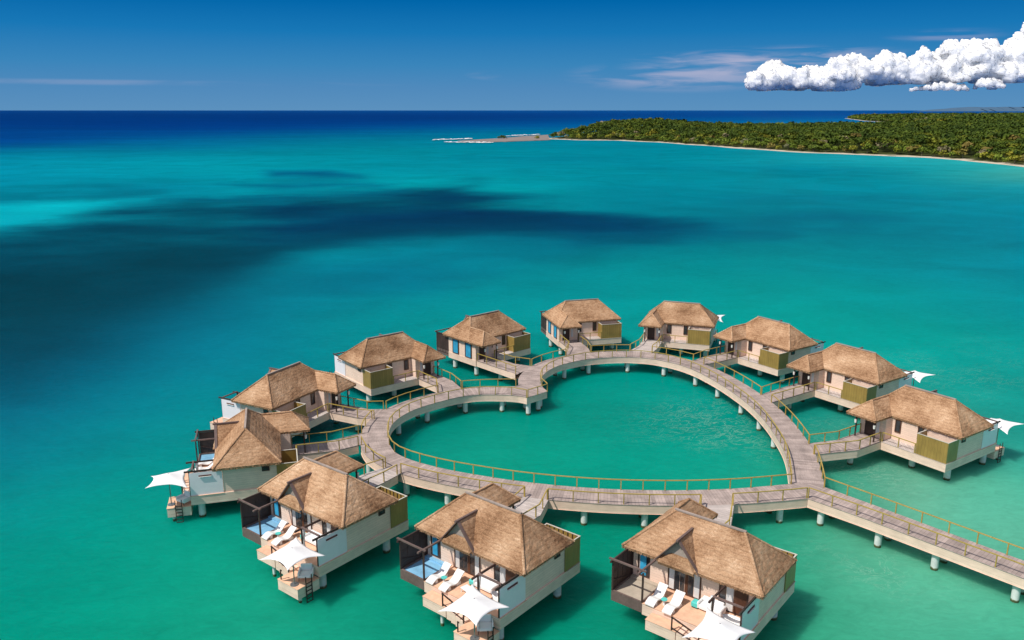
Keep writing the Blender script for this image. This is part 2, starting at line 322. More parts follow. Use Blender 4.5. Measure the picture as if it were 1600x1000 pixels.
BEDS = [  # seagrass beds: outline in image pixels, softness, colour, strength
 ([(-400,376),(-60,366),(90,352),(190,328),(300,320),(420,318),(520,311),(610,297),(740,287),(720,302),(840,322),(1000,338),(1120,352),(1060,362),(900,362),(760,366),(640,374),(520,384),(430,402),(360,428),(250,460),(60,500),(-400,540)], 44, (0,62,84), .90),
 ([(-400,400),(100,380),(330,390),(400,410),(330,455),(240,505),(140,560),(20,615),(-400,680)], 130, (0,62,80), .84),
 ([(860,330),(1000,335),(1120,352),(1240,362),(1080,368),(900,376)], 56, (0,72,104), .7),
 ([(430,330),(700,310),(900,335),(1000,352),(850,356),(640,362),(500,370),(400,372)], 90, (0,42,82), .75),
 ([(60,420),(250,380),(330,400),(220,470),(60,520),(-300,560),(-300,430)], 120, (0,58,72), .7),
 ([(430,270),(520,268),(560,276),(500,279),(420,277)], 26, (0,74,112), .85),
 ([(350,291),(480,284),(620,285),(600,291),(450,297)], 24, (0,88,118), .75),
 ([(-100,302),(60,298),(170,296),(240,304),(140,313),(0,312),(-100,312)], 36, (0,96,118), .85),
 ([(240,316),(430,304),(640,297),(600,306),(420,316)], 26, (0,80,108), .85),
 ([(440,430),(600,415),(760,425),(640,442),(480,450)], 60, (0,108,134), .5),
 ([(1210,338),(1300,334),(1390,346),(1330,356),(1220,352)], 44, (0,98,122), .8),
 ([(1150,305),(1380,300),(1500,308),(1300,318),(1160,316)], 40, (0,112,134), .6),
 ([(980,255),(1250,262),(1420,270),(1250,274),(1000,262)], 30, (0,116,140), .5),
 ([(700,246),(880,243),(1000,250),(860,254)], 26, (0,112,136), .5),
 ([(200,770),(320,780),(260,800),(180,790)], 60, (0,140,128), .5)]
def sea_color(px, py, br=None):
    q = image_coords(np.clip(px, -250, 1850), np.clip(py, 173, 1050)); out_ = np.zeros((len(px), 3))
    for s0 in range(0, len(px), 20000):
        d = ((q[s0:s0 + 20000, None] - Q[None]) ** 2).sum(-1)
        out_[s0:s0 + 20000] = np.c_[tps(d), np.ones(len(d)), q[s0:s0 + 20000]] @ Wt
    for poly, soft, c, st in BEDS:
        m = (poly_mask(px, py, poly, soft) * st * (1 if br is None else br))[:, None]; out_ = out_ * (1 - m) + np.array(c) * m
    return lin_np(out_)
def make_sea():
    bear = np.concatenate([np.linspace(-82, -40, 14)[:-1], np.linspace(-40, 40, 300), np.linspace(40, 82, 14)[1:]])
    # rows follow image pixel rows so that detail is even in the view
    pys = np.concatenate([172.35 + np.geomspace(.25, 12, 26), np.arange(185.5, 420, 1.6), np.arange(420, 1400, 6), [1600, 1900, 2400]])
    rows = []
    for p in pys:
        v = (500 - p) / FOC; dy = math.cos(TH) + v * math.sin(TH); dz = -math.sin(TH) + v * math.cos(TH); rows.append(-CZ / dz * dy)
    rows = np.array(rows); rows = np.concatenate([[90000.], rows])
    T = np.tan(np.radians(bear)); X = rows[:, None] * T[None]; Y = np.repeat(rows[:, None], len(T), 1)
    # near rows reach sideways with a fixed minimum width
    X = X + np.sign(T)[None] * 0
    nr, nc = X.shape; V = np.stack([X, Y, np.zeros_like(X)], -1).reshape(-1, 3)
    # one more row behind the drone closes the sheet
    back = np.stack([T * 300, np.full(nc, -300.), np.zeros(nc)], -1)
    px, py = 800 + FOC * V[:, 0] / (V[:, 1] * math.cos(TH) + CZ * math.sin(TH)), 500 - FOC * (V[:, 1] * math.sin(TH) - CZ * math.cos(TH)) / (V[:, 1] * math.cos(TH) + CZ * math.sin(TH))
    wx = np.array([[mnoise.fractal(Vector((x / (60 + y * .25), math.log(abs(y) + 30) * 5, 1)), .9, 2.1, 5), mnoise.fractal(Vector((x / (40 + y * .15), math.log(abs(y) + 30) * 8, 7)), .8, 2.1, 5)] for x, y, _ in V])
    amp = np.clip((py - 200) / 120, .15, 1)
    colr = sea_color(px + wx[:, 0] * 40 * amp, py + wx[:, 1] * 11 * amp, np.clip(.93 + .28 * (wx[:, 1] + .5 * wx[:, 0]), .6, 1.05))
    chop = sum(a * np.exp(-((px - x) / sx) ** 2 - ((py - y) / sy) ** 2) for x, y, sx, sy, a in ((1120, 670, 110, 60, .9), (1370, 720, 130, 45, 1), (1400, 870, 150, 60, .9), (1500, 600, 120, 60, .6), (1300, 900, 120, 60, .7), (520, 640, 50, 30, .5), (700, 615, 60, 25, .5), (1340, 680, 60, 30, .8), (700, 880, 60, 60, .3), (1180, 880, 80, 60, .5)))
    idx = np.arange(nr * nc).reshape(nr, nc)
    F = np.stack([idx[1:, :-1], idx[1:, 1:], idx[:-1, 1:], idx[:-1, :-1]], -1).reshape(-1, 4)
    me = bpy.data.meshes.new('sea'); me.from_pydata(V.tolist(), [], F.tolist())
    at = me.color_attributes.new('water', 'FLOAT_COLOR', 'POINT'); at.data.foreach_set('color', np.c_[colr, np.clip(chop, 0, 1)].astype(np.float32).ravel())
    me.materials.append(sea_mat()); o = bpy.data.objects.new('sea', me); C.objects.link(o); tag(o, kind='structure'); return o
SEA_GAIN = 0.79
def sea_mat():
    m = bpy.data.materials.new('tropical_sea'); m.use_nodes = True; t = m.node_tree; n = t.nodes; l = t.links; p = n['Principled BSDF']
    a = n.new('ShaderNodeAttribute'); a.attribute_name = 'water'
    g = n.new('ShaderNodeNewGeometry')
    def noise(scale, st, det=5, ro=.6, dist=0.0):
        mp = n.new('ShaderNodeMapping'); mp.inputs['Scale'].default_value = st; mp.inputs['Rotation'].default_value = (0, 0, R(-22)); l.new(g.outputs['Position'], mp.inputs['Vector'])
        q = n.new('ShaderNodeTexNoise'); q.inputs['Scale'].default_value = scale; q.inputs['Detail'].default_value = det; q.inputs['Roughness'].default_value = ro
        q.inputs['Distortion'].default_value = dist; l.new(mp.outputs[0], q.inputs['Vector']); return q.outputs['Fac']
    big = noise(.035, (1, 1.3, 1), 6, .62, .8); fine = noise(.62, (1, 2.0, 1), 6, .68, 1.4); far = noise(.006, (.45, 1.5, 1), 7, .6, .5)
    s = n.new('ShaderNodeMath'); s.operation = 'ADD'; l.new(big, s.inputs[0]); l.new(far, s.inputs[1])
    s2 = n.new('ShaderNodeMath'); s2.operation = 'MULTIPLY_ADD'; l.new(fine, s2.inputs[0]); s2.inputs[1].default_value = .8; l.new(s.outputs[0], s2.inputs[2])  # fine noise paints dark and bright ripples into the water colour
    mr = n.new('ShaderNodeMapRange'); mr.inputs['From Min'].default_value = 1.02; mr.inputs['From Max'].default_value = 1.78
    mr.inputs['To Min'].default_value = SEA_GAIN * .76; mr.inputs['To Max'].default_value = SEA_GAIN * 1.24; l.new(s2.outputs[0], mr.inputs['Value'])
    sc = n.new('ShaderNodeVectorMath'); sc.operation = 'SCALE'; l.new(a.outputs['Color'], sc.inputs[0]); l.new(mr.outputs[0], sc.inputs['Scale'])
    # faint filaments of foam and caustic ripple light painted into colour over the shallows
    fm = noise(.34, (1, 1.7, 1), 6, .68, 2.0); fr = n.new('ShaderNodeValToRGB'); l.new(fm, fr.inputs[0])
    setramp(fr, [(.0, (0,) * 3), (.478, (0,) * 3), (.5, (1,) * 3), (.522, (0,) * 3), (1, (0,) * 3)])
    pm = noise(.06, (1, 1, 1), 3, .6); pr = n.new('ShaderNodeMapRange'); pr.inputs['From Min'].default_value = .46; pr.inputs['From Max'].default_value = .62; l.new(pm, pr.inputs['Value'])
    sh = a.outputs['Alpha']
    k1 = n.new('ShaderNodeMath'); k1.operation = 'MULTIPLY'; l.new(fr.outputs['Color'], k1.inputs[0]); l.new(pr.outputs[0], k1.inputs[1])
    k2 = n.new('ShaderNodeMath'); k2.operation = 'MULTIPLY'; l.new(k1.outputs[0], k2.inputs[0]); l.new(sh, k2.inputs[1])
    k3 = n.new('ShaderNodeMath'); k3.operation = 'MULTIPLY'; l.new(k2.outputs[0], k3.inputs[0]); k3.inputs[1].default_value = .38
    mx = n.new('ShaderNodeMixRGB'); l.new(k3.outputs[0], mx.inputs['Fac']); l.new(sc.outputs[0], mx.inputs['Color1']); mx.inputs['Color2'].default_value = (.42, .58, .46, 1)
    l.new(mx.outputs['Color'], p.inputs['Base Color'])
    p.inputs['Roughness'].default_value = .6; p.inputs['Specular IOR Level'].default_value = 0
    p.inputs['Subsurface Weight'].default_value = 1.0; p.inputs['Subsurface Radius'].default_value = (.8, 1.0, 1.0); p.inputs['Subsurface Scale'].default_value = 3.2
    w1 = noise(.8, (1, 2.0, 1), 4, .55, .6)
    b = n.new('ShaderNodeBump'); b.inputs['Strength'].default_value = .55; b.inputs['Distance'].default_value = .22; l.new(w1, b.inputs['Height'])
    p.subsurface_method = 'BURLEY'; bw = n.new('ShaderNodeBump'); bw.inputs['Strength'].default_value = .25; bw.inputs['Distance'].default_value = .2; l.new(w1, bw.inputs['Height']); l.new(bw.outputs[0], p.inputs['Normal'])
    # polarised view: only a weak part of the sky's reflection is left
    gl = n.new('ShaderNodeBsdfGlossy'); gl.inputs['Roughness'].default_value = .12; l.new(b.outputs[0], gl.inputs['Normal'])
    fz = n.new('ShaderNodeFresnel'); fz.inputs['IOR'].default_value = 1.33; l.new(b.outputs[0], fz.inputs['Normal'])
    mf = n.new('ShaderNodeMath'); mf.operation = 'MULTIPLY'; l.new(fz.outputs[0], mf.inputs[0]); mf.inputs[1].default_value = .15
    m2 = n.new('ShaderNodeMath'); m2.operation = 'MINIMUM'; l.new(mf.outputs[0], m2.inputs[0]); m2.inputs[1].default_value = .02
    ms = n.new('ShaderNodeMixShader'); l.new(m2.outputs[0], ms.inputs['Fac']); l.new(p.outputs[0], ms.inputs[1]); l.new(gl.outputs[0], ms.inputs[2])
    l.new(ms.outputs[0], n['Material Output'].inputs['Surface'])
    return m
make_sea()
# ------------------------------------------------------------------ headland, beach, forest
SHORE = [(35.9,1054),(76,1009),(121,998),(158,948),(176,894),(192,845),(215,788),(228,750),(248,711),(270,684),(293,665),(310,638),(322,604),(321,554),(319,523)]
MAIN = SHORE + [(322, 480), (340, 430), (420, 380), (900, 400), (2600, 900), (4300, 2500), (4300, 4600), (2600, 4300), (1700, 3950), (1434, 3671), (1270, 3150), (1160, 2805), (1085, 2350), (1010, 2080), (1010, 1930), (930, 1760), (760, 1560), (560, 1420), (360, 1330), (200, 1260), (90, 1170)]
def poly_dist(P, V):
    V = np.array(V, float); ins = np.zeros(len(P), bool); dm = np.full(len(P), 1e9)
    for k in range(len(V)):
        a = V[k]; b = V[(k + 1) % len(V)]; ab = b - a; t = np.clip(((P - a) @ ab) / (ab @ ab), 0, 1)
        dm = np.minimum(dm, np.hypot(*(P - a - t[:, None] * ab).T)); c = (a[1] > P[:, 1]) != (b[1] > P[:, 1])
        xi = a[0] + (P[:, 1] - a[1]) / np.where(abs(b[1] - a[1]) < 1e-9, 1e-9, b[1] - a[1]) * ab[0]; ins ^= c & (P[:, 0] < xi)
    return np.where(ins, dm, -dm)
def land_h(P, d):
    g = lambda x, y, sx, sy, a: a * np.exp(-((P[:, 0] - x) / sx) ** 2 - ((P[:, 1] - y) / sy) ** 2)
    h = np.clip(d * .05, -1.5, 1.2) + 4.5 * (1 - np.exp(-np.clip(d - 20, 0, None) / 90))
    return h + np.clip(d / 50, 0, 1) * (g(175, 1180, 90, 110, 9) + g(90, 1120, 60, 80, 3) + g(2600, 3900, 1400, 500, 3) + g(900, 1000, 350, 300, 6) + g(480, 760, 80, 130, 5))
def land_mesh(name, x0, x1, y0, y1, st):
    xs = np.arange(x0, x1 + st, st); ys = np.arange(y0, y1 + st, st); X, Y = np.meshgrid(xs, ys); P = np.stack([X.ravel(), Y.ravel()], -1)
    d = poly_dist(P, MAIN) + 5 * np.sin(P[:, 0] * .07) * np.sin(P[:, 1] * .05); h = land_h(P, d)
    idx = np.arange(len(P)).reshape(X.shape); F = np.stack([idx[:-1, :-1], idx[:-1, 1:], idx[1:, 1:], idx[1:, :-1]], -1).reshape(-1, 4); F = F[(d[F] > -2 * st).any(1)]
    used_, inv = np.unique(F, return_inverse=True); F = inv.reshape(-1, 4); V = np.c_[P, h][used_]; dd = d[used_]
    me = bpy.data.meshes.new(name); me.from_pydata(V.tolist(), [], F.tolist()); at = me.attributes.new('shore', 'FLOAT', 'POINT'); at.data.foreach_set('value', dd.astype(np.float32))
    me.materials.append(M['land']); o = bpy.data.objects.new(name, me); C.objects.link(o); me.polygons.foreach_set('use_smooth', [True] * len(me.polygons)); return tag(o, kind='structure')
def land_mat():
    m = bpy.data.materials.new('sand_and_forest_floor'); m.use_nodes = True; t = m.node_tree; n = t.nodes; l = t.links; p = n['Principled BSDF']; p.inputs['Roughness'].default_value = .95; p.inputs['Specular IOR Level'].default_value = .1
    a = n.new('ShaderNodeAttribute'); a.attribute_name = 'shore'; g = n.new('ShaderNodeNewGeometry'); ns = n.new('ShaderNodeTexNoise'); ns.inputs['Scale'].default_value = .08; ns.inputs['Detail'].default_value = 5; l.new(g.outputs['Position'], ns.inputs['Vector'])
    k = n.new('ShaderNodeMath'); k.operation = 'MULTIPLY_ADD'; l.new(ns.outputs['Fac'], k.inputs[0]); k.inputs[1].default_value = 22; l.new(a.outputs['Fac'], k.inputs[2])
    mr = n.new('ShaderNodeMapRange'); mr.inputs['From Min'].default_value = 0; mr.inputs['From Max'].default_value = 60; l.new(k.outputs[0], mr.inputs['Value'])
    r = n.new('ShaderNodeValToRGB'); l.new(mr.outputs[0], r.inputs[0]); setramp(r, [(.0, (.26, .24, .17)), (.14, (.48, .40, .30)), (.26, (.58, .50, .39)), (.36, (.06, .07, .02)), (.7, (.03, .04, .01))]); l.new(r.outputs['Color'], p.inputs['Base Color']); return m
M['land'] = land_mat()
land_mesh('headland', 0, 900, 380, 1420, 7); land_mesh('far_headland', 900, 4300, 380, 4600, 30)
def leaf_mat():
    m = bpy.data.materials.new('tree_foliage'); m.use_nodes = True; t = m.node_tree; n = t.nodes; l = t.links; p = n['Principled BSDF']; p.inputs['Roughness'].default_value = .7; p.inputs['Specular IOR Level'].default_value = .15
    a = n.new('ShaderNodeAttribute'); a.attribute_name = 'leaf'; oi = n.new('ShaderNodeObjectInfo')
    mx = n.new('ShaderNodeMixRGB'); mx.blend_type = 'MULTIPLY'; mx.inputs['Fac'].default_value = 1; l.new(a.outputs['Color'], mx.inputs['Color1']); l.new(oi.outputs['Color'], mx.inputs['Color2']); l.new(mx.outputs['Color'], p.inputs['Base Color'])
    return m
M['leaf'] = leaf_mat(); M['bark'] = mat('grey_bark', (.20, .16, .12), .9, .2, 3)
rg_ = np.random.default_rng(5)
def crowns(centres, radii, cols, nq, leaf):
    """leaf clumps: nq small quads spread over lobes of each crown"""
    K_ = len(centres); tot = K_ * nq
    c = np.repeat(centres, nq, 0); r = np.repeat(radii, nq, 0); col_ = np.repeat(cols, nq, 0)
    lob = rg_.normal(size=(K_, 6, 3)); lob /= np.linalg.norm(lob, axis=-1, keepdims=True); lob[..., 2] = np.abs(lob[..., 2]) * .7
    li = rg_.integers(0, 6, tot); base = lob[np.repeat(np.arange(K_), nq), li] * .55
    d = rg_.normal(size=(tot, 3)); d /= np.linalg.norm(d, axis=-1, keepdims=True); d[:, 2] = np.abs(d[:, 2]) * np.where(rg_.random(tot) < .85, 1, -1)
    off = base + d * (.50 * rg_.random(tot) ** .3)[:, None]; pos = c + off * r
    nn = d + rg_.normal(size=(tot, 3)) * .55 + [0, 0, .25]; nn /= np.linalg.norm(nn, axis=-1, keepdims=True)
    t1 = np.cross(nn, rg_.normal(size=(tot, 3))); t1 /= np.linalg.norm(t1, axis=-1, keepdims=True); t2 = np.cross(nn, t1); sz = (leaf * (.6 + .8 * rg_.random(tot)) * r[:, 0] / 5)[:, None]
    V = np.stack([pos - t1 * sz, pos - t2 * sz * .7, pos + t1 * sz, pos + t2 * sz * .7], 1).reshape(-1, 3)
    cc = np.clip(col_ * (.75 + .5 * rg_.random(tot))[:, None], 0, 1); return V, np.repeat(cc, 4, 0)
def leaf_object(name, V, cc, parent=None):
    me = bpy.data.meshes.new(name); nv = len(V); nf = nv // 4
    me.vertices.add(nv); me.vertices.foreach_set('co', V.astype(np.float32).ravel()); me.loops.add(nv); me.loops.foreach_set('vertex_index', np.arange(nv, dtype=np.int32))
    me.polygons.add(nf); me.polygons.foreach_set('loop_start', np.arange(0, nv, 4, dtype=np.int32)); me.polygons.foreach_set('loop_total', np.full(nf, 4, dtype=np.int32)); me.update()
    at = me.color_attributes.new('leaf', 'FLOAT_COLOR', 'POINT'); at.data.foreach_set('color', np.c_[cc, np.ones(len(cc))].astype(np.float32).ravel())
    me.materials.append(M['leaf']); o = bpy.data.objects.new(name, me); C.objects.link(o); o.parent = parent; return o
PAL = np.array([(.030,.055,.008),(.042,.070,.010),(.055,.085,.010),(.075,.100,.012),(.11,.125,.015),(.15,.145,.018),(.12,.095,.03),(.17,.15,.11)]); PW = np.array([.2,.26,.23,.16,.08,.03,.03,.01]); PW = PW / PW.sum()
def scatter(spacing, ymin, ymax, pxlim, dmin, dmaxD=None):
    xs = np.arange(20., 4200., spacing); ys = np.arange(float(ymin), float(ymax), spacing); X, Y = np.meshgrid(xs, ys); P = np.stack([X.ravel(), Y.ravel()], -1); P += rg_.uniform(-.5, .5, P.shape) * spacing
    P = P[(800 + FOC * P[:, 0] / P[:, 1]) < pxlim]; d = poly_dist(P, MAIN); k = d > dmin; return P[k], d[k]
Vs = []; Cs = []
for sp, y0, y1, nq, rad, leaf in ((7.6, 480, 1150, 105, 5.6, .85), (10.5, 1150, 1900, 50, 6.6, 1.5), (20, 1900, 4400, 44, 12, 1.5)):
    P, d = scatter(sp, y0, y1, 1720, 9 if y0 < 1900 else 10)
    pn = np.array([mnoise.noise(Vector((p[0] * .012, p[1] * .008, 3))) + .5 * mnoise.noise(Vector((p[0] * .05, p[1] * .03, 9))) for p in P])
    h = land_h(P, d); R_ = rad * rg_.uniform(.65, 1.25, len(P)) * np.clip(.75 + d / 120, .75, 1); th = rg_.uniform(4.5, 9.0, len(P)) * np.clip(.32 + d / 60, .32, 1)
    if y0 >= 1900: th = th * .8
    # colour: lighter, yellower near the shore, darker inland
    q = rg_.random(len(P)); bias = np.clip(1 - d / 110, 0, 1) * .45 + np.clip(pn, -.4, .5) * .5; q = np.clip(q * .8 + bias * .55, 0, .999)
    ci = np.searchsorted(np.cumsum(PW), q); cols = PAL[ci]
    cols = cols * np.array([1.28, 1.22, .9]); V, cc = crowns(np.c_[P, h + th], np.stack([R_, R_, R_ * .75], -1), cols, nq, leaf); Vs.append(V); Cs.append(cc)
fo = leaf_object('forest', np.concatenate(Vs), np.concatenate(Cs)); tag(fo, 'dense low green forest covering the whole headland behind the beach trees', 'forest', kind='stuff')
# the front row of trees along the beach: individuals
def make_tree(k):
    t = empty('mangrove_tree'); r = random.Random(k); tr = MB(); H = 1.7 + .5 * k % 1.5
    tr.cyl((0, 0, -1.2), (.3, .1, H), .28, .18, 8)
    for q in range(4):
        a = q * 1.6 + k; tr.cyl((.3, .1, H * .75), (.3 + 1.9 * math.cos(a), .1 + 1.9 * math.sin(a), H + 1.6), .13, .06, 6)
    tr.build('trunk', M['bark'], t); cr = np.array([[0, 0, H + 1.5], [1.5, .8, H + .6], [-1.4, -.6, H + .4]]); ra = np.array([[3.9, 3.9, 3.1], [2.8, 2.8, 2.2], [2.7, 2.7, 2.0]])
    V, cc = crowns(cr, ra, np.ones((3, 3)) * .5, 90, .95); leaf_object('crown', V, cc, t); return t
trees = [make_tree(k) for k in range(4)]
index_kids()
tcol = [('dark green', (.11, .15, .02)), ('mid green', (.16, .21, .025)), ('yellow green', (.27, .26, .03)), ('olive brown', (.22, .18, .04)), ('pale grey green', (.24, .24, .12))]
SH = [Vector((*p, 0)) for p in SHORE]; dist = 0; usedt = set(); kk = 0
for k in range(len(SH) - 1):
    a, b = SH[k], SH[k + 1]; ln = (b - a).length; dr = (b - a) / ln; nrm = Vector((-dr.y, dr.x, 0)); s = rnd.uniform(0, 4)
    while s < ln:
        p = a + dr * s; off = rnd.uniform(7, 13); q = p + nrm * off
        if poly_dist(np.array([[q.x, q.y]]), MAIN)[0] < 5: q = p - nrm * off
        d_ = poly_dist(np.array([[q.x, q.y]]), MAIN); z_ = float(land_h(np.array([[q.x, q.y]]), d_)[0])
        src = trees[kk % 4]; ci = rnd.choices(range(5), (2, 4, 4, 2, 1))[0]; nm_, cl = tcol[ci]
        o = src if src.name not in usedt else copy_tree(src); usedt.add(src.name); o.location = (q.x, q.y, z_); sc_ = rnd.uniform(.75, 1.25); o.scale = (sc_, sc_, sc_ * rnd.uniform(.85, 1.2)); o.rotation_euler = (0, 0, rnd.uniform(0, 6.28))
        for c1 in C.objects[-8:] if False else ([x for x in C.objects if x.parent == o]):
            if c1.name.startswith('crown'): c1.color = (*[v * 2 for v in cl], 1)
        tag(o, nm_ + ' bushy tree in the front row above the headland beach', 'tree', 'front row of trees along the beach'); s += rnd.uniform(7.5, 11) * (1 if a.y < 850 else 1.3); kk += 1
# sandbar with surf and a bush at the headland's tip
def px_poly(pts, z): return [(*unproj(a, b, z), z) for a, b in pts]
def ragged(name, pts, z, m, kind, label=None, cat=None, seed=1, amp=4.0, n=8):
    mb = MB(); V = [Vector(p) for p in px_poly(pts, z)]; o = []
    for k in range(len(V)):
        a, b = V[k], V[(k + 1) % len(V)]
        for i in range(n):
            p = a.lerp(b, i / n); o.append(p + Vector((0, amp * mnoise.noise(p * .09 + Vector((seed, 0, 0))) + amp * .5 * mnoise.noise(p * .3), 0)))
    top = [(p.x, p.y) for p in o]; mb.prism(top, -1, z); return tag(mb.build(name, m, None), label, cat, None, kind)
M['wetsand'] = mat('wet_brown_sand', (.25, .195, .165), .6, .2, .05); M['foam'] = mat('white_surf', (.80, .82, .82), .8, .15, .1)
ragged('sandbar', [(715, 220), (745, 218), (780, 216), (815, 213), (856, 210.5), (860, 218.5), (800, 220.8), (760, 222), (725, 222)], .5, M['wetsand'], 'structure', amp=5)
rs_ = random.Random(8)
def surf_line(p0, p1, n, wpx, seed):
    mb = MB()
    for k in range(n):
        t = (k + rs_.uniform(0, .8)) / n; x = p0[0] + (p1[0] - p0[0]) * t; y = p0[1] + (p1[1] - p0[1]) * t + rs_.uniform(-.25, .25) * wpx; ln = rs_.uniform(3, 9); h = wpx * rs_.uniform(.25, .6)
        X, Y = unproj(x, y, .3); x2, _ = unproj(x + ln, y, .3); _, y2 = unproj(x, y - h, .3); m_ = 12; P = [(X + (x2 - X) * .5 * (1 + math.cos(a)) , Y + (y2 - Y) * .5 * (1 + math.sin(a)) * (1 + .3 * math.sin(3 * a + k)), .60 + .002 * k) for a in [2 * math.pi * q / m_ for q in range(m_)]]
        mb.face(P)
    return tag(mb.build('surf', M['foam'], None), 'broken white surf washing round the sandbar at the tip of the headland', 'surf', kind='stuff')
surf_line((674, 218.8), (735, 217.0), 22, 1.7, 1); surf_line((692, 222.3), (765, 223.2), 26, 1.8, 2); surf_line((790, 212.6), (842, 210.4), 16, 1.4, 3)
bx_, by_ = unproj(785, 217); V, cc = crowns(np.array([[bx_ - 3, by_, 1.6], [bx_ + 3.2, by_, 1.5], [bx_, by_, 3.0]]), np.array([[4.2, 4, 2.6], [4., 4, 2.2], [3.4, 3, 2.4]]), np.array([(.06, .085, .012)] * 3), 90, .9)
tag(leaf_object('bush', V, cc), 'small round green bush standing alone on the sandbar', 'bush')
# faint hills beyond the headland
def hills():
    mb = MB(); n = 90; D = 26000; R0 = []
    for i in range(n + 1):
        px = 1395 + i * 4.2; u = (px - 800) / FOC / math.cos(TH); t = i / n
        hh = 155 * min(1, t * 5) ** .7 * (.82 + .25 * mnoise.noise(Vector((t * 5, 0, 2))) + .08 * mnoise.noise(Vector((t * 25, 0, 2)))); R0.append((u * D, D, hh))
    for i in range(n):
        a, b = R0[i], R0[i + 1]
        mb.face([(a[0] * .985, D * .96, 0), (b[0] * .985, D * .96, 0), (b[0], D, b[2]), (a[0], D, a[2])]); mb.face([(b[0] * 1.03, D * 1.05, 0), (a[0] * 1.03, D * 1.05, 0), (a[0], D, a[2]), (b[0], D, b[2])])
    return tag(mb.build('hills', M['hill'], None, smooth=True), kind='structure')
M['hill'] = mat('haze_blue_hills', (.055, .12, .20), .95, .1, .001)  # distance haze is put into the hills' surface blue
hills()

# ------------------------------------------------------------------ bungalow poses: (handedness, x, y, heading)
POSE = {'C1':(0,-17.22,66.63,2.4765),'C2':(0,-3.58,60.32,2.4536),'C3':(0,11.43,57.63,2.4638),'E':(0,-23.14,77.51,1.8488),'F':(0,-20.05,90.07,1.0931),
 'G':(0,-10.06,101.56,.6854),'H':(1,-5.75,106.27,.7369),'I':(1,6.11,116.32,.2703),'J':(1,19.12,117.89,-.3397),'K':(1,29.90,110.90,-.9797),'L':(1,35.53,97.44,-.9689),'M':(1,36.63,81.57,-.9818)}
def W(n, x, y):
    m, x0, y0, a = POSE[n]; x = x if m else -x; c, s = math.cos(a), math.sin(a); return x0 + c * x - s * y, y0 + s * x + c * y
LX, WY, HR, EZ, FZ = 10.43, 5.75, 2.48, 4.75, 2.30
YR, I4, I5, WE, DE, HE, E1Y, E1X = 2.93, 2.69, 2.62, 3.29, 2.76, 1.44, -1.15, 1.66

def roof_face(mb, A, B, TB, TA, step=.17, disp=.024, seed=0, edge=.16):
    A, B, TB, TA = map(Vector, (A, B, TB, TA))
    n = (B - A).cross(TA - A if (TA - A).length > .1 else TB - A).normalized()
    if n.z < 0: n = -n
    e = (B - A).normalized(); up = n.cross(e)
    if up.z < 0: up = -up
    H = max((TA - A).dot(up), (TB - A).dot(up)); nv = max(2, int(H / step)); nu = max(2, int((B - A).length / step))
    G = []
    for j in range(nv + 1):
        v = j / nv; P0 = A.lerp(TA, v); P1 = B.lerp(TB, v); row = []
        for i in range(nu + 1):
            u = i / nu; p = P0.lerp(P1, u); ue = (p - A).dot(e); ve = (p - A).dot(up)
            d = min((p - P0).length, (p - P1).length, (1 - v) * H)
            fade = min(1, d / edge)
            course = 1 - ((ve + .12 * mnoise.noise(Vector((ue * .9, ve, seed)))) / .34) % 1.0
            k = disp * (course - .3 + 1.2 * mnoise.noise(Vector((ue * 2.1, ve * 3.0, seed + 7))) + .8 * mnoise.noise(Vector((ue * 6, ve * 5, seed + 3))))
            q = p + n * k * fade
            if j == 0: q += Vector((0, 0, .03 * mnoise.noise(Vector((ue * 4, 0, seed))))) + n.cross(e).cross(n) * 0
            row.append((q, (ue, ve)))
        G.append(row)
    flip = (B - A).cross(TA.lerp(TB, .5) - A).z < 0
    for j in range(nv):
        for i in range(nu):
            q = [G[j][i], G[j][i + 1], G[j + 1][i + 1], G[j + 1][i]]
            if (q[2][0] - q[3][0]).length < 1e-5: q = q[:3]
            if flip: q = q[::-1]
            mb.face([a for a, _ in q], [b for _, b in q])
    # thickness of the thatch under the eave
    outw = Vector((-(up.x), -(up.y), 0)).normalized()
    for i in range(nu):
        a = G[0][i][0]; b = G[0][i + 1][0]; dn = Vector((0, 0, -.24)) - outw * .10
        q = [a, a + dn, b + dn, b]
        if ((q[1] - q[0]).cross(q[3] - q[0])).dot(outw) < 0: q = q[::-1]
        mb.face(q, [(i * .17, 0), (i * .17, -.3), (i * .17 + .17, -.3), (i * .17 + .17, 0)])
def fringe(mb, A, B, outw, n_per_m=34, ln=.17, seed=1):
    r = random.Random(seed); A = Vector(A); B = Vector(B); outw = Vector(outw); e = (B - A); L_ = e.length; e = e / L_
    for k in range(int(L_ * n_per_m)):
        p = A + e * r.uniform(0, L_) + Vector((0, 0, r.uniform(-.10, .03))); l_ = ln * r.uniform(.5, 1.2); w = r.uniform(.012, .03)
        d = (outw * r.uniform(.25, .9) + Vector((0, 0, -1)) * r.uniform(.6, 1.1) + e * r.uniform(-.35, .35)).normalized() * l_
        p = p - outw * .05; u = r.uniform(0, 9)
        mb.face([p - e * w, p + e * w, p + d + e * w * .2, p + d - e * w * .2], [(u, 0), (u + .1, 0), (u + .1, .3), (u, .3)])
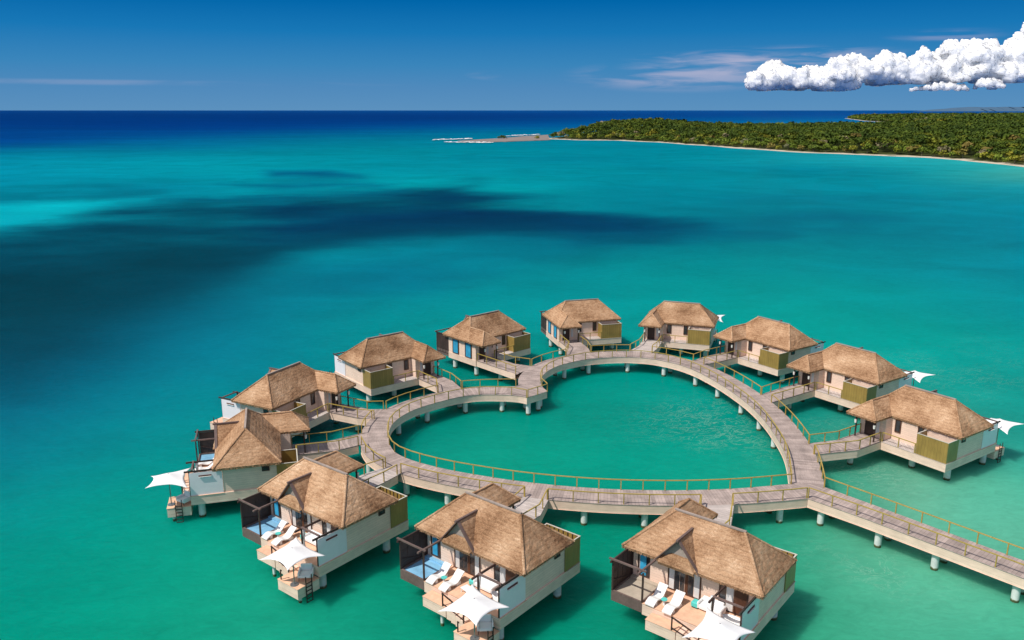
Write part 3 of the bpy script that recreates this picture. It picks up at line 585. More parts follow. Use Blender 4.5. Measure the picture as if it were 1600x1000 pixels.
def roll(mb, A, B, r=.11, seed=0, step=.25):
    A = Vector(A); B = Vector(B); n = max(2, int((B - A).length / step)); d = (B - A).normalized(); a = d.cross(Vector((0, 0, 1))).normalized(); b = a.cross(d)
    rings = []
    for i in range(n + 1):
        p = A.lerp(B, i / n); rr = r * (1 + .35 * mnoise.noise(Vector((i * .7, seed, 0))))
        rings.append([p + (a * math.cos(t) + b * math.sin(t) * .8) * rr for t in [math.pi * k / 5 - .25 * math.pi * 0 for k in range(-1, 7)]])
    for i in range(n):
        for k in range(7):
            q = [rings[i][k], rings[i][k + 1], rings[i + 1][k + 1], rings[i + 1][k]]; u = i * step
            if ((q[1] - q[0]).cross(q[3] - q[0])).dot((q[0] + q[2]) / 2 - A.lerp(B, (i + .5) / n)) < 0: q = q[::-1]
            mb.face(q, [(k * .06, u), (k * .06 + .06, u), (k * .06 + .06, u + step), (k * .06, u + step)])

def opening(mir, root, name, x0, x1, z0, z1, wall, pos, sgn, panes, frame_mat, depth=.05):
    """a window or door in a wall of constant y ('y') or constant x ('x'); panes: list of (frac0, frac1, material, name)"""
    fw = .09
    def bx(a0, a1, b0, b1, d0, d1):
        mb = MB(mir); q0, q1 = sorted((pos + sgn * d0, pos + sgn * d1))
        if wall == 'y': mb.box(a0, a1, q0, q1, b0, b1)
        else: mb.box(q0, q1, a0, a1, b0, b1)
        return mb
    mb = MB(mir)
    for a in ((x0, x0 + fw, z0, z1), (x1 - fw, x1, z0, z1), (x0 + fw, x1 - fw, z1 - fw, z1), (x0 + fw, x1 - fw, z0, z0 + fw)):
        b = bx(*a, -.02, depth + .03)
        mb.v += b.v; o_ = len(mb.v) - len(b.v); mb.f += [[i + o_ for i in f] for f in b.f]; mb.uv += b.uv
    fo = mb.build(name, M[frame_mat], root)
    for f0, f1, m, nm in panes:
        w = x1 - x0 - 2 * fw; bx(x0 + fw + w * f0 + .004, x0 + fw + w * f1 - .004, z0 + fw, z1 - fw, .0, depth).build(nm, M[m], fo)
    return fo

def make_bungalow(mir):
    root = empty('overwater_bungalow'); E_ = lambda: MB(mir)
    # roof
    r = E_(); ez = EZ; rz = EZ + HR
    roof_face(r, (0, WY, ez), (LX, WY, ez), (LX - I5, YR, rz), (I4, YR, rz), seed=1)
    roof_face(r, (LX, WY, ez), (LX, 0, ez), (LX - I5, YR, rz), (LX - I5, YR, rz), seed=2)
    roof_face(r, (0, 0, ez), (0, WY, ez), (I4, YR, rz), (I4, YR, rz), seed=3)
    roof_face(r, (LX, 0, ez), (0, 0, ez), (I4, YR, rz), (LX - I5, YR, rz), seed=4)
    he = ez + HE; yi = HE / HR * YR
    roof_face(r, (0, -DE, ez), (0, 0, ez), (E1X, yi, he), (E1X, E1Y, he), seed=5)
    roof_face(r, (WE, 0, ez), (WE, -DE, ez), (E1X, E1Y, he), (E1X, yi, he), seed=6)
    roof_face(r, (WE, -DE, ez), (0, -DE, ez), (E1X, E1Y, he), (E1X, E1Y, he), seed=7)
    for k, (a, b) in enumerate([((0, WY, ez), (I4, YR, rz)), ((LX, WY, ez), (LX - I5, YR, rz)), ((LX, 0, ez), (LX - I5, YR, rz)), ((E1X, yi, he), (I4, YR, rz)),
                 ((0, -DE, ez), (E1X, E1Y, he)), ((WE, -DE, ez), (E1X, E1Y, he)), ((E1X, E1Y, he), (E1X, yi, he))]): roll(r, a, b, .10, k)
    for k, (a, b, o) in enumerate([((0, WY, ez), (LX, WY, ez), (0, 1, 0)), ((LX, 0, ez), (LX, WY, ez), (1, 0, 0)), ((WE, 0, ez), (LX, 0, ez), (0, -1, 0)),
                    ((0, -DE, ez), (0, WY, ez), (-1, 0, 0)), ((0, -DE, ez), (WE, -DE, ez), (0, -1, 0)), ((WE, -DE, ez), (WE, 0, ez), (1, 0, 0))]): fringe(r, a, b, o, seed=k)
    # dormer over the deck
    AX, AZ, YF = 4.32, 6.55, 5.62; sl = HR / (WY - YR); yb = WY - (AZ - ez) / sl
    F0 = (2.78, YF, ez - .04); F1 = (5.86, YF, ez - .04); Ap = (AX, YF, AZ); Bk = (AX, yb, AZ)
    roof_face(r, F1, F1, Bk, Ap, seed=8) if False else None
    def tri(a, b, c, seed):
        a, b, c = map(Vector, (a, b, c)); n = 12; nn = (b - a).cross(c - a).normalized(); nn = nn if nn.z > 0 else -nn
        def P(i, j):
            w1, w2 = i / n, j / n; p = a + (b - a) * w1 + (c - a) * w2; f_ = min(1, 4 * min(w1, w2, 1 - w1 - w2))
            return p + nn * .04 * f_ * (mnoise.noise(p * 3) + .8), ((p - c).y, (p - c).z * 1.3)
        for i in range(n):
            for j in range(n - i):
                T = [[P(i, j), P(i + 1, j), P(i, j + 1)]]
                if i + j < n - 1: T.append([P(i + 1, j), P(i + 1, j + 1), P(i, j + 1)])
                for q in T:
                    if (q[1][0] - q[0][0]).cross(q[2][0] - q[0][0]).z < 0: q = q[::-1]
                    r.face([x for x, _ in q], [y for _, y in q])
    tri(F0, Ap, Bk, 1); tri(F1, Bk, Ap, 2)
    roof = r.build('roof', M['thatch'], root)
    sk = E_(); roof_face(sk, (2.98, 5.98, ez - .07), (5.68, 5.98, ez - .07), (4.95, 5.46, 5.36), (3.72, 5.46, 5.36), seed=12)
    for a_, b_ in (((2.98, 5.98, ez - .07), (3.72, 5.46, 5.36)), ((5.68, 5.98, ez - .07), (4.95, 5.46, 5.36))): sk.face([a_, b_, (b_[0] + (-.35 if a_[0] < 4 else .35), 5.3, 5.0), (a_[0], 5.5, ez)])
    sk.build('skirt_roof', M['thatch'], roof)
    gw = E_(); gy = 5.44; gz = ez + (WY - gy) * sl; hw = (AZ - gz) * (F1[0] - AX) / (AZ - ez)
    gw.face([(AX - hw, gy, gz), (AX, gy, AZ - .05), (AX + hw, gy, gz)]); gw.build('gable_wall', M['ridge'], roof)
    und = E_(); t = .05
    und.face([(F0[0], YF, F0[2] - t), (AX, YF, AZ - t), (AX, yb, AZ - t)]); und.face([(F1[0], YF, F1[2] - t), (AX, yb, AZ - t), (AX, YF, AZ - t)])
    und.build('dormer_lining', M['soffit'], roof)
    for fx in (F0, F1):
        d = Vector(fx) - Vector(Ap); E_().beam(Vector(Ap) + Vector((0, .06, .06)), Vector(Ap) + d * 1.12 + Vector((0, .06, .06)), .07, .24, (0, 1, 0)).build('barge_board', M['beam'], roof)
    E_().beam((AX, YF + .30, AZ + .08), (AX, yb - .1, AZ + .08), .16, .13).build('ridge_cap', M['beam'], roof)
    E_().beam((I4 - .1, YR, rz + .06), (LX - I5 + .1, YR, rz + .06), .17, .11).build('ridge_cap', M['ridge'], roof)
    E_().prism([(.12, -DE + .14), (.12, WY - .12), (LX - .12, WY - .12), (LX - .12, .12), (WE - .12, .12), (WE - .12, -DE + .14)], ez - .22, ez - .17).build('soffit', M['soffit'], roof)
    # platform
    pl = E_().prism([(.42, -.9), (.42, 5.0), (2.92, 5.0), (2.92, 7.75), (10.0, 7.75), (10.0, -1.42), (3.3, -1.42), (3.3, -.9)], 1.45, 2.285).build('platform', M['fascia'], root)
    E_().prism([(3.3, -1.46), (10.04, -1.46), (10.04, .25), (3.3, .25)], 2.286, 2.30).build('walkway_boards', M['walkboards'], pl)
    E_().prism([(2.9, 4.98), (2.9, 7.79), (10.04, 7.79), (10.04, 4.98)], 2.286, 2.30).build('terrace_floor', M['terrace'], pl)
    for x, y in ((9.3, .45), (9.3, 7.0), (5.8, .3), (5.8, 5.0), (.95, 4.2), (.95, -.4), (3.6, 7.0), (6.6, 7.0)):
        o = E_().cyl((0, 0, -1.5), (0, 0, 1.46), .31, .30, 18, cap=False).build('pile', M['pile'], root, smooth=True); o.location = (x if not mir else -x, y, 0)
    # walls
    w = E_().prism([(.46, -.86), (.46, 5.0), (9.9, 5.0), (9.9, .2), (3.28, .2), (3.28, -.86)], 2.29, ez - .2, top=False).build('wall', M['wall'], root)
    # boardwalk side
    opening(mir, root, 'door', 1.05, 2.05, 2.32, 4.45, 'y', -.86, -1, [(0, 1, 'dark', 'door_leaf')], 'dark')
    opening(mir, root, 'side_light', 2.2, 2.75, 2.7, 4.4, 'y', -.86, -1, [(0, 1, 'curtain', 'pane')], 'wall')
    opening(mir, root, 'window', 3.65, 4.3, 3.15, 4.5, 'y', .2, -1, [(0, 1, 'glass', 'pane')], 'brownwood')
    opening(mir, root, 'window', 6.05, 6.65, 3.15, 4.5, 'y', .2, -1, [(0, 1, 'glass', 'pane')], 'brownwood')
    opening(mir, root, 'window', 2.7, 4.05, 2.36, 4.42, 'x', .46, -1, [(.14, .95, 'blue', 'blind'), (0, .13, 'glass', 'pane')], 'brownwood')
    opening(mir, root, 'window', -.05, 1.35, 2.36, 4.42, 'x', .46, -1, [(.14, .95, 'blue', 'blind'), (0, .13, 'glass', 'pane')], 'brownwood')
    opening(mir, root, 'window', 1.05, 1.7, 3.88, 4.32, 'x', 9.9, 1, [(0, 1, 'glass', 'pane')], 'dark')
    # ocean side
    opening(mir, root, 'window', .95, 1.9, 2.5, 4.5, 'y', 5.0, 1, [(.1, .75, 'blue', 'blind'), (.77, 1, 'glass', 'pane')], 'dark')
    opening(mir, root, 'terrace_door', 3.35, 5.85, 2.31, 4.62, 'y', 5.0, 1, [(0, .17, 'curtain', 'curtain'), (.18, .34, 'glass', 'pane'), (.36, .5, 'glass', 'pane'), (.52, .62, 'brownwood', 'door_leaf'), (.63, .80, 'glass', 'pane'), (.82, 1, 'curtain', 'curtain')], 'brownwood', .04)
    opening(mir, root, 'terrace_door', 7.15, 9.2, 2.31, 4.5, 'y', 5.0, 1, [(0, .22, 'glass', 'pane'), (.24, .5, 'curtain', 'curtain'), (.52, 1, 'brownwood', 'door_leaf')], 'dark', .04)
    # outdoor shower enclosure
    sh = E_(); x0, x1, y0, y1, z0, z1 = 6.9, 9.98, -1.40, .45, 2.22, 4.38; t = .06
    sh.box(x0, x1, y0, y0 + t, z0, z1).box(x0, x0 + t, y0 + t, .19, z0, z1).box(x1 - t, x1, y0 + t, y1, z0, z1)
    sh = sh.build('shower_screen', M['olive'], root)
    rm = E_(); rm.box(x0 - .03, x1 + .03, y0 - .02, y0 + .07, z1, z1 + .04).box(x1 - .08, x1 + .02, y0 + .07, y1, z1, z1 + .04).box(x0 - .02, x0 + .08, y0 + .07, .17, z1, z1 + .04)
    rm.build('top_rim', M['rim'], sh)
    rb = E_()
    for k in range(7): rb.box(x0 + .3 + k * .42, x0 + .36 + k * .42, y0 + t, y0 + t + .05, z0 + .1, z1)
    for k in range(3): rb.box(x1 - t - .05, x1 - t, y0 + .35 + k * .42, y0 + .41 + k * .42, z0 + .1, z1)
    rb.build('framing', M['dark'], sh)
    # frosted privacy panel by the terrace
    pp = E_().box(9.90, 9.95, 5.02, 7.72, 2.2, 4.42).build('privacy_panel', M['panel'], root)
    E_().box(9.95, 9.99, 5.9, 6.95, 4.02, 4.14).build('slot_frame', M['brownwood'], pp)
    E_().box(9.99, 10.06, 5.9, 6.95, 3.99, 4.02).build('slot_lip', M['white'], pp)
    # small pergola at the panel end
    for x, y in ((7.85, 7.5), (9.88, 7.72)): E_().box(x - .05, x + .05, y - .05, y + .05, 2.3, 4.5).build('pergola_post', M['dark'], root)
    for x in (7.85, 9.9): E_().beam((x, 4.95, 4.55), (x, 8.12, 4.55), .1, .14).build('pergola_beam', M['dark'], root)
    E_().beam((7.85, 7.48, 4.66), (9.9, 7.48, 4.66), .14, .1).build('pergola_beam', M['beam'], root)
    cu = E_(); zs = [2.35, 2.7, 3.3, 3.7, 4.5]; rs = [.13, .12, .07, .10, .16]
    for k in range(4): cu.cyl((7.72, 7.25, zs[k]), (7.72, 7.25, zs[k + 1]), rs[k], rs[k + 1], 10, cap=(k == 3))
    cu.build('curtain', M['curtain'], root, smooth=True)
    bt = E_(); n = 20
    def ring(a, b, z): return [(8.85 + a * math.cos(2 * math.pi * k / n), 6.35 + b * math.sin(2 * math.pi * k / n), z) for k in range(n)]
    rg = [ring(.62, .30, 2.31), ring(.78, .38, 2.86), ring(.72, .32, 2.86), ring(.55, .24, 2.5)]
    for q in range(3):
        for k in range(n): bt.face([rg[q][k], rg[q][(k + 1) % n], rg[q + 1][(k + 1) % n], rg[q + 1][k]])
    bt.face(rg[3]); bt.build('bathtub', M['white'], root, smooth=True)
    # plunge pool corner
    pool = E_().box(.45, 2.92, 7.62, 7.75, 1.55, 2.34).box(.45, .57, 5.0, 7.62, 1.55, 2.34).box(2.80, 2.91, 5.02, 7.62, 1.9, 2.36).box(.57, 2.80, 5.02, 7.62, 1.56, 1.62).build('plunge_pool', M['beam'], root)
    E_().box(.57, 2.80, 5.35, 7.62, 2.0, 2.20).build('pool_water', M['tubwater'], pool)
    E_().box(.57, 2.80, 5.02, 5.35, 2.0, 2.34).build('pool_step', M['tubwater'], pool)
    for x, y in ((.5, 7.7), (2.87, 7.7), (.5, 5.05)): E_().box(x - .055, x + .055, y - .055, y + .055, 2.3, 4.52).build('pergola_post', M['dark'], root)
    E_().beam((.44, 5.0, 4.58), (.44, 7.95, 4.58), .1, .14).build('pergola_beam', M['dark'], root)
    E_().beam((.2, 7.7, 4.70), (3.1, 7.7, 4.70), .13, .11).build('pergola_beam', M['beam'], root)
    E_().beam((2.7, 5.2, 4.58), (2.7, 8.1, 4.58), .13, .12).build('pergola_beam', M['beam'], root)
    E_().beam((.52, 5.4, 2.4), (.52, 7.6, 3.1), .05, .05).build('brace', M['dark'], root)
    sc = E_()
    for k in range(5): sc.box(.44, .50, 5.02 + k * .63, 5.10 + k * .63, 1.9, 4.5)
    for z in (1.9, 2.75, 3.6, 4.4): sc.box(.45, .49, 5.1, 7.6, z, z + .09)
    sc.box(.46, .475, 5.1, 7.6, 1.95, 4.4)
    sc.build('pool_screen', M['dark'], root, label='dark slatted timber privacy screen')
    # stepped swim platform, stair and ladder
    sp = E_().box(3.75, 5.95, 7.80, 8.72, 1.15, 1.90).build('swim_step', M['fascia'], root); E_().box(3.72, 5.98, 7.79, 8.75, 1.90, 1.92).build('step_floor', M['terrace'], sp)
    st = E_()
    for k in range(4): st.box(5.99 + k * .42, 6.40 + k * .42, 7.79, 8.68, 1.05 - k * .1, 1.84 - k * .11)
    st.build('stair', M['fascia'], root)
    lp = E_().box(7.68, 9.98, 7.80, 9.75, .55, 1.38).build('lower_platform', M['fascia'], root); E_().box(7.65, 10.01, 7.79, 9.78, 1.38, 1.40).build('platform_floor', M['terrace'], lp)
    rl = E_(); rl.box(5.62, 5.70, 8.66, 8.74, 1.9, 2.85).box(7.55, 7.63, 8.66, 8.74, 1.4, 2.3).beam((5.6, 8.7, 2.88), (7.75, 8.7, 2.25), .07, .09).beam((5.66, 8.7, 2.1), (7.6, 8.7, 1.65), .05, .06)
    rl.box(7.9, 7.97, 9.60, 9.67, 1.4, 2.2).box(8.0, 8.05, 9.6, 9.67, 2.1, 2.2)
    rl.build('stair_railing', M['dark'], root)
    for x, y in ((7.95, 8.15), (9.6, 9.3), (5.2, 8.3)):
        o = E_().cyl((0, 0, -1.5), (0, 0, 1.2 if y < 9 else .6), .13, .13, 12, cap=False).build('pile', M['pile'], root, smooth=True); o.location = (x if not mir else -x, y, 0)
    la = E_(); la.box(10.03, 10.08, 8.50, 8.56, -.6, 2.1).box(10.03, 10.08, 9.02, 9.08, -.6, 2.1)
    for k in range(7): la.box(10.03, 10.08, 8.56, 9.02, -.3 + k * .3, -.24 + k * .3)
    la.build('ladder', M['dark'], root)
    # lamps and rail at the entry
    for x in (.85, 2.95):
        lo = E_().box(x - .06, x + .06, -2.26, -2.14, 2.3, 4.56).build('lamp_post', M['dark'], root); E_().cyl((x, -2.34, 3.75), (x, -2.34, 4.12), .10, .13, 10).build('lamp_shade', M['lamp'], lo)
    ra = E_().beam((3.3, -1.36, 3.28), (6.9, -1.36, 3.28), .09, .07).build('railing', M['oliverib'], root)
    for x in (3.36, 5.1, 6.8): E_().box(x - .04, x + .04, -1.40, -1.32, 2.3, 3.25).build('post', M['oliverib'], ra)
    return root

def make_umbrella(mirror_=0):
    t = empty('parasol'); MB().cyl((0, 0, 0), (0, 0, 2.95), .045, .04, 10).build('pole', M['steel'], t); MB().cyl((0, 0, 0), (0, 0, .06), .32, .30, 20).build('base', M['steel'], t)
    c = MB(); n = 16; S = 1.68
    def P(i, j):
        u, v = i / n * 2 - 1, j / n * 2 - 1; x = S * u * (1 - .26 * (1 - v * v)); y = S * v * (1 - .26 * (1 - u * u)); m = max(abs(u), abs(v))
        rr = math.hypot(u, v) / 1.414
        return Vector((x, y, 2.35 + .60 * max(0, 1 - rr) ** 1.25 + (-.20 if mirror_ else .20) * u * v * abs(u * v) ** .2 - .10 * (1 - m) * m + .012 * math.sin(8 * math.atan2(v, u + 1e-9)) * rr))
    for i in range(n):
        for j in range(n): c.face([P(i, j), P(i + 1, j), P(i + 1, j + 1), P(i, j + 1)])
    o = c.build('canopy', M['cloth'], t, weld=True, smooth=True); sm = o.modifiers.new('s', 'SOLIDIFY'); sm.thickness = .015
    return t
def make_lounger():
    t = empty('sun_lounger'); c = MB()
    prof = [(-1.0, .16), (-.8, .26), (-.55, .36), (-.35, .36), (-.1, .27), (.1, .23), (.3, .28), (.5, .42), (.7, .60), (.88, .74), (1.0, .80)]
    w = .34
    for k in range(len(prof) - 1):
        (a, za), (b, zb) = prof[k], prof[k + 1]; th = .09; mid = lambda y, z: z - th
        T = [(-w, a, za), (w, a, za), (w, b, zb), (-w, b, zb)]; Bq = [(x, y, z - th) for x, y, z in T]
        c.face(T); c.face(Bq[::-1]); c.face([Bq[0], T[0], T[3], Bq[3]]); c.face([T[1], Bq[1], Bq[2], T[2]])
        if k == 0: c.face([Bq[0], Bq[1], T[1], T[0]])
        if k == len(prof) - 2: c.face([T[3], T[2], Bq[2], Bq[3]])
    c.build('seat_shell', M['white'], t)
    b = MB(); b.box(-w + .03, w - .03, -.62, -.42, 0, .27).box(-w + .03, w - .03, .2, .62, 0, .2); b.face([(-w + .03, .2, .2), (w - .03, .2, .2), (w - .03, .62, .42), (-w + .03, .62, .42)])
    b.build('base', M['white'], t)
    return t
def rbox(name, m, t, x0, x1, y0, y1, z0, z1, bev=.05): return MB().box(x0, x1, y0, y1, z0, z1).build(name, m, t, weld=True, bevel=bev)
def make_armchair():
    t = empty('armchair'); rbox('seat', M['cloth'], t, -.42, .42, -.40, .42, .26, .46); rbox('backrest', M['cloth'], t, -.42, .42, .42, .60, .30, .95)
    rbox('armrest', M['cloth'], t, -.54, -.43, -.36, .58, .26, .66, .03); rbox('armrest', M['cloth'], t, .43, .54, -.36, .58, .26, .66, .03)
    for sx in (-1, 1):
        for sy in (-.32, .5): MB().cyl((sx * .46, sy, 0), (sx * .44, sy, .28), .02, .025, 8).build('leg', M['dark'], t)
    return t
def make_sofa():
    t = empty('sofa'); rbox('seat', M['cloth'], t, -.75, .75, -.38, .42, .12, .42); rbox('backrest', M['cloth'], t, -.75, .75, .24, .42, .42, .78)
    rbox('armrest', M['cloth'], t, -.88, -.75, -.38, .42, .12, .60); rbox('armrest', M['cloth'], t, .75, .88, -.38, .42, .12, .60)
    return t
def make_pouf():
    t = empty('ottoman'); rbox('cushion', M['teal'], t, -.27, .27, -.27, .27, .06, .44, .06); rbox('base', M['dark'], t, -.22, .22, -.22, .22, 0, .06, .01); return t
def make_table():
    t = empty('side_table'); MB().cyl((0, 0, .40), (0, 0, .44), .22, .22, 18).build('tabletop', M['teal'], t); MB().cyl((0, 0, 0), (0, 0, .40), .10, .06, 12).build('pedestal', M['white'], t); return t
def make_ctable():
    t = empty('coffee_table'); rbox('tabletop', M['white'], t, -.42, .42, -.30, .30, .30, .38, .02)
    for sx in (-.35, .35):
        for sy in (-.23, .23): MB().box(sx - .03, sx + .03, sy - .03, sy + .03, 0, .30).build('leg', M['white'], t)
    return t
def make_plant():
    t = empty('potted_plant'); MB().cyl((0, 0, 0), (0, 0, .4), .16, .22, 12).build('pot', M['white'], t); f = MB(); r = random.Random(3)
    for k in range(60):
        a = r.uniform(0, 6.28); el = r.uniform(.1, 1.4); d = Vector((math.cos(a) * math.cos(el), math.sin(a) * math.cos(el), math.sin(el))); p = Vector((0, 0, .42)); q = p + d * r.uniform(.25, .6); s_ = d.cross(Vector((0, 0, 1))).normalized() * .05
        f.face([p, (p + q) / 2 + s_, q, (p + q) / 2 - s_])
    f.build('foliage', M['green'], t); return t

M['rim'] = mat('pale_metal_rim', (.58, .54, .46), .5, .1, 4)
bunA = make_bungalow(True); bunB = make_bungalow(False)
protos = dict(umb=make_umbrella(), lou=make_lounger(), arm=make_armchair(), sofa=make_sofa(), pouf=make_pouf(), tab=make_table(), ct=make_ctable(), plant=make_plant())
index_kids()
BL = {'C1': 'thatched villa, left of the three facing the camera, parasol and blue plunge pool', 'C2': 'thatched villa, middle of the three facing the camera, blue plunge pool at its corner', 'C3': 'thatched villa, nearest and rightmost of the three facing the camera, beige corner pool', 'E': 'thatched villa at the far left of the ring, parasol hanging out over the sea', 'F': 'thatched villa behind the leftmost one, white side panel at its left end', 'G': 'thatched villa left of the heart notch, olive shower box at its near left corner', 'H': 'thatched villa behind the heart notch, two blue blinds in its left wall', 'I': 'thatched villa, left one of the two farthest, olive box at its right end', 'J': 'thatched villa, right one of the two farthest, parasol tip behind its roof', 'K': 'thatched villa, farthest of the three in the right row', 'L': 'thatched villa, middle of the three in the right row', 'M': 'thatched villa, nearest of the three in the right row, by the long walkway'}
first = {True: 1, False: 1}; VILLA = {}
for n_, (m_, x_, y_, a_) in POSE.items():
    src = bunB if m_ else bunA
    o = src if first[bool(m_)] else copy_tree(src); first[bool(m_)] = 0
    o.location = (x_, y_, 0); o.rotation_euler = (0, 0, a_); VILLA[n_] = o
    tag(o, BL[n_], 'bungalow', 'thatched villas round the heart-shaped boardwalk')
used = set()
def place(key, vill, x, y, z, rz, label, cat, group, lean=None):
    p = protos[key]
    o = p if key not in used else copy_tree(p); used.add(key)
    X, Y = W(vill, x, y); o.location = (X, Y, z); m_, _, _, a_ = POSE[vill]; o.rotation_euler = (lean[0] if lean else 0, lean[1] if lean else 0, a_ + (rz if m_ else -rz)); tag(o, label, cat, group); return o
VN = {'C1': 'the left front villa', 'C2': 'the middle front villa', 'C3': 'the right front villa', 'E': 'the leftmost villa', 'J': 'the top right villa', 'L': 'the middle villa of the right row', 'M': 'the nearest villa on the right'}
for v_ in ('C1', 'C2', 'C3', 'E', 'J', 'L', 'M'):
    ux, uy = 9.25, 9.45
    place('umb', v_, ux, uy, 1.4, 0 if POSE[v_][0] else R(90), 'white pointed canvas parasol on the sea platform of ' + VN[v_], 'parasol', 'white parasols on the swim platforms')
for v_ in ('C1', 'C2', 'C3', 'E'):
    g = 'sun loungers on the villa terraces'
    place('lou', v_, 3.5, 6.85, 2.3, math.pi, 'white wave shaped sun lounger next to the plunge pool of ' + VN[v_], 'sun lounger', g)
    place('lou', v_, 4.85, 6.95, 2.3, math.pi, 'white wave shaped sun lounger farther from the pool, mid terrace of ' + VN[v_], 'sun lounger', g)
    if v_ != 'E':
        place('tab', v_, 4.17, 7.0, 2.3, 0, 'small round turquoise topped side table between the two loungers of ' + VN[v_], 'side table', 'small tables between loungers')
        place('sofa', v_, 7.0, 5.75, 2.3, math.pi, 'white upholstered terrace sofa against the wall of ' + VN[v_], 'sofa', 'terrace sofas')
        place('pouf', v_, 5.95, 5.85, 2.3, 0, 'turquoise cube ottoman beside the sofa of ' + VN[v_], 'ottoman', 'turquoise ottomans')
    if v_ in ('C1', 'C2'): place('ct', v_, 6.3, 6.9, 2.3, .2, 'low white coffee table half under the parasol of ' + VN[v_], 'coffee table', 'terrace coffee tables')
    place('arm', v_, 9.3, 8.45, 1.4, 2.4, 'white cushioned armchair under the parasol on the sea platform of ' + VN[v_], 'armchair', 'platform armchairs')
place('plant', 'C2', 3.0, -3.2, 2.3, 0, 'green leafy pot plant on the bridge behind the roof of the middle front villa', 'plant', None)
# the right front villa has a plain beige pool surface in place of the blue water
for c1 in C.objects:
    if c1.parent and c1.parent.parent == VILLA['C3'] and c1.name.startswith(('pool_water', 'pool_step')):
        c1.data = c1.data.copy(); c1.data.materials[0] = M['tubsand']; c1['label'] = 'beige corner pool'

# ------------------------------------------------------------------ boardwalk
BR = {'C1':[(-12.09,71.61),(-10.49,70.21)],'C2':[(1.04,65.78),(3.08,65.12)],'C3':[(15.95,64.17),(18.78,64.06)],'E':[(-15.88,80.06),(-15.33,77.02)],'F':[(-14.34,87.43),(-14.97,84.26)],'G':[(-6.04,94.46),(-8.88,93.07)],'H':[(.41,100.2),(2.43,103.59)],'I':[(7.25,108.41),(10.89,109.95)],'J':[(16.38,110.58),(19.48,109.95)],'K':[(24.13,105.73),(25.34,104.29)],'L':[(29.3,92.27),(29.74,89.52)],'M':[(29.75,77.51),(29.4,74.8)]}
INL = [(1.75,91.15),(.75,91.82),(-1.58,92.27),(-4.21,92.16),(-6.7,91.04),(-8.98,89.2),(-10.81,87.33),(-12.07,85.13),(-12.75,82.75),(-12.76,80.23),(-12.41,78.01),(-11.92,76.38),(-11.16,74.96),(-9.55,73.44),(-7.34,72.04),(-5.11,70.93),(-2.78,70.01),(-.29,69.12),(2.15,68.42),(4.57,67.86),(7.2,67.41),(9.85,67.12),(12.44,67.0),(15.04,66.98),(17.68,67.13),(20.29,67.41),(22.91,67.87),(24.91,68.26)]
INR = [(24.91,68.26),(26.17,72.99),(26.73,75.9),(26.99,78.34),(27.15,81.11),(27.22,83.5),(27.14,86.31),(26.9,88.88),(26.5,91.48),(25.97,93.99),(25.3,96.63),(24.52,99.03),(23.52,101.53),(22.23,103.73),(20.47,105.58),(18.38,106.9),(15.78,107.5),(13.17,107.35),(10.5,106.61),(8.17,105.3),(6.21,103.73),(4.75,101.6),(3.96,99.67),(3.6,97.88),(3.52,96.14),(3.78,94.7),(4.23,93.41)]
PILES = [(10.42,107.02),(15.78,107.87),(20.34,106.18),(23.32,101.92),(25.29,97.49),(26.98,91.9),(27.82,86.86),(27.7,81.79),(6.76,105.36),(-9.86,89.42),(-12.6,85.54),(-5.53,92.33),(-1.24,92.3),(2.43,92.33),(3.3,94.2),(6.3,65.59),(11.38,64.9),(23.21,65.6),(-5.1,70.26),(-9.75,70.79),(-13.89,75.2)]
SW = [(25.49,65.4),(28.91,61.79),(32.34,57.79),(35.67,53.9),(45.0,43.0)]; NW = [(27.78,67.61),(31.02,63.76),(34.39,59.66),(37.64,55.68),(47.2,44.9)]
WID = 2.95
def smooth_line(pts, step=.5):
    P = [Vector((*p, 0)) for p in pts]; out_ = []
    for k in range(len(P) - 1):
        p0, p1, p2, p3 = P[max(k - 1, 0)], P[k], P[k + 1], P[min(k + 2, len(P) - 1)]; n = max(1, int((p2 - p1).length / step))
        for i in range(n):
            t = i / n; out_.append(.5 * ((2 * p1) + (p2 - p0) * t + (2 * p0 - 5 * p1 + 4 * p2 - p3) * t * t + (3 * p1 - p0 - 3 * p2 + p3) * t ** 3))
    out_.append(P[-1]); return out_
def offset(line, d):
    o = []
    for k in range(len(line)):
        a = line[max(k - 1, 0)]; b = line[min(k + 1, len(line) - 1)]; t = (b - a).normalized(); o.append(line[k] + Vector((-t.y, t.x, 0)) * d)
    return o
def relax(o, it=6):
    o = [p.copy() for p in o]
    for _ in range(it):
        for k in range(1, len(o) - 1): o[k] = (o[k - 1] + o[k + 1]) / 4 + o[k] / 2
    return o
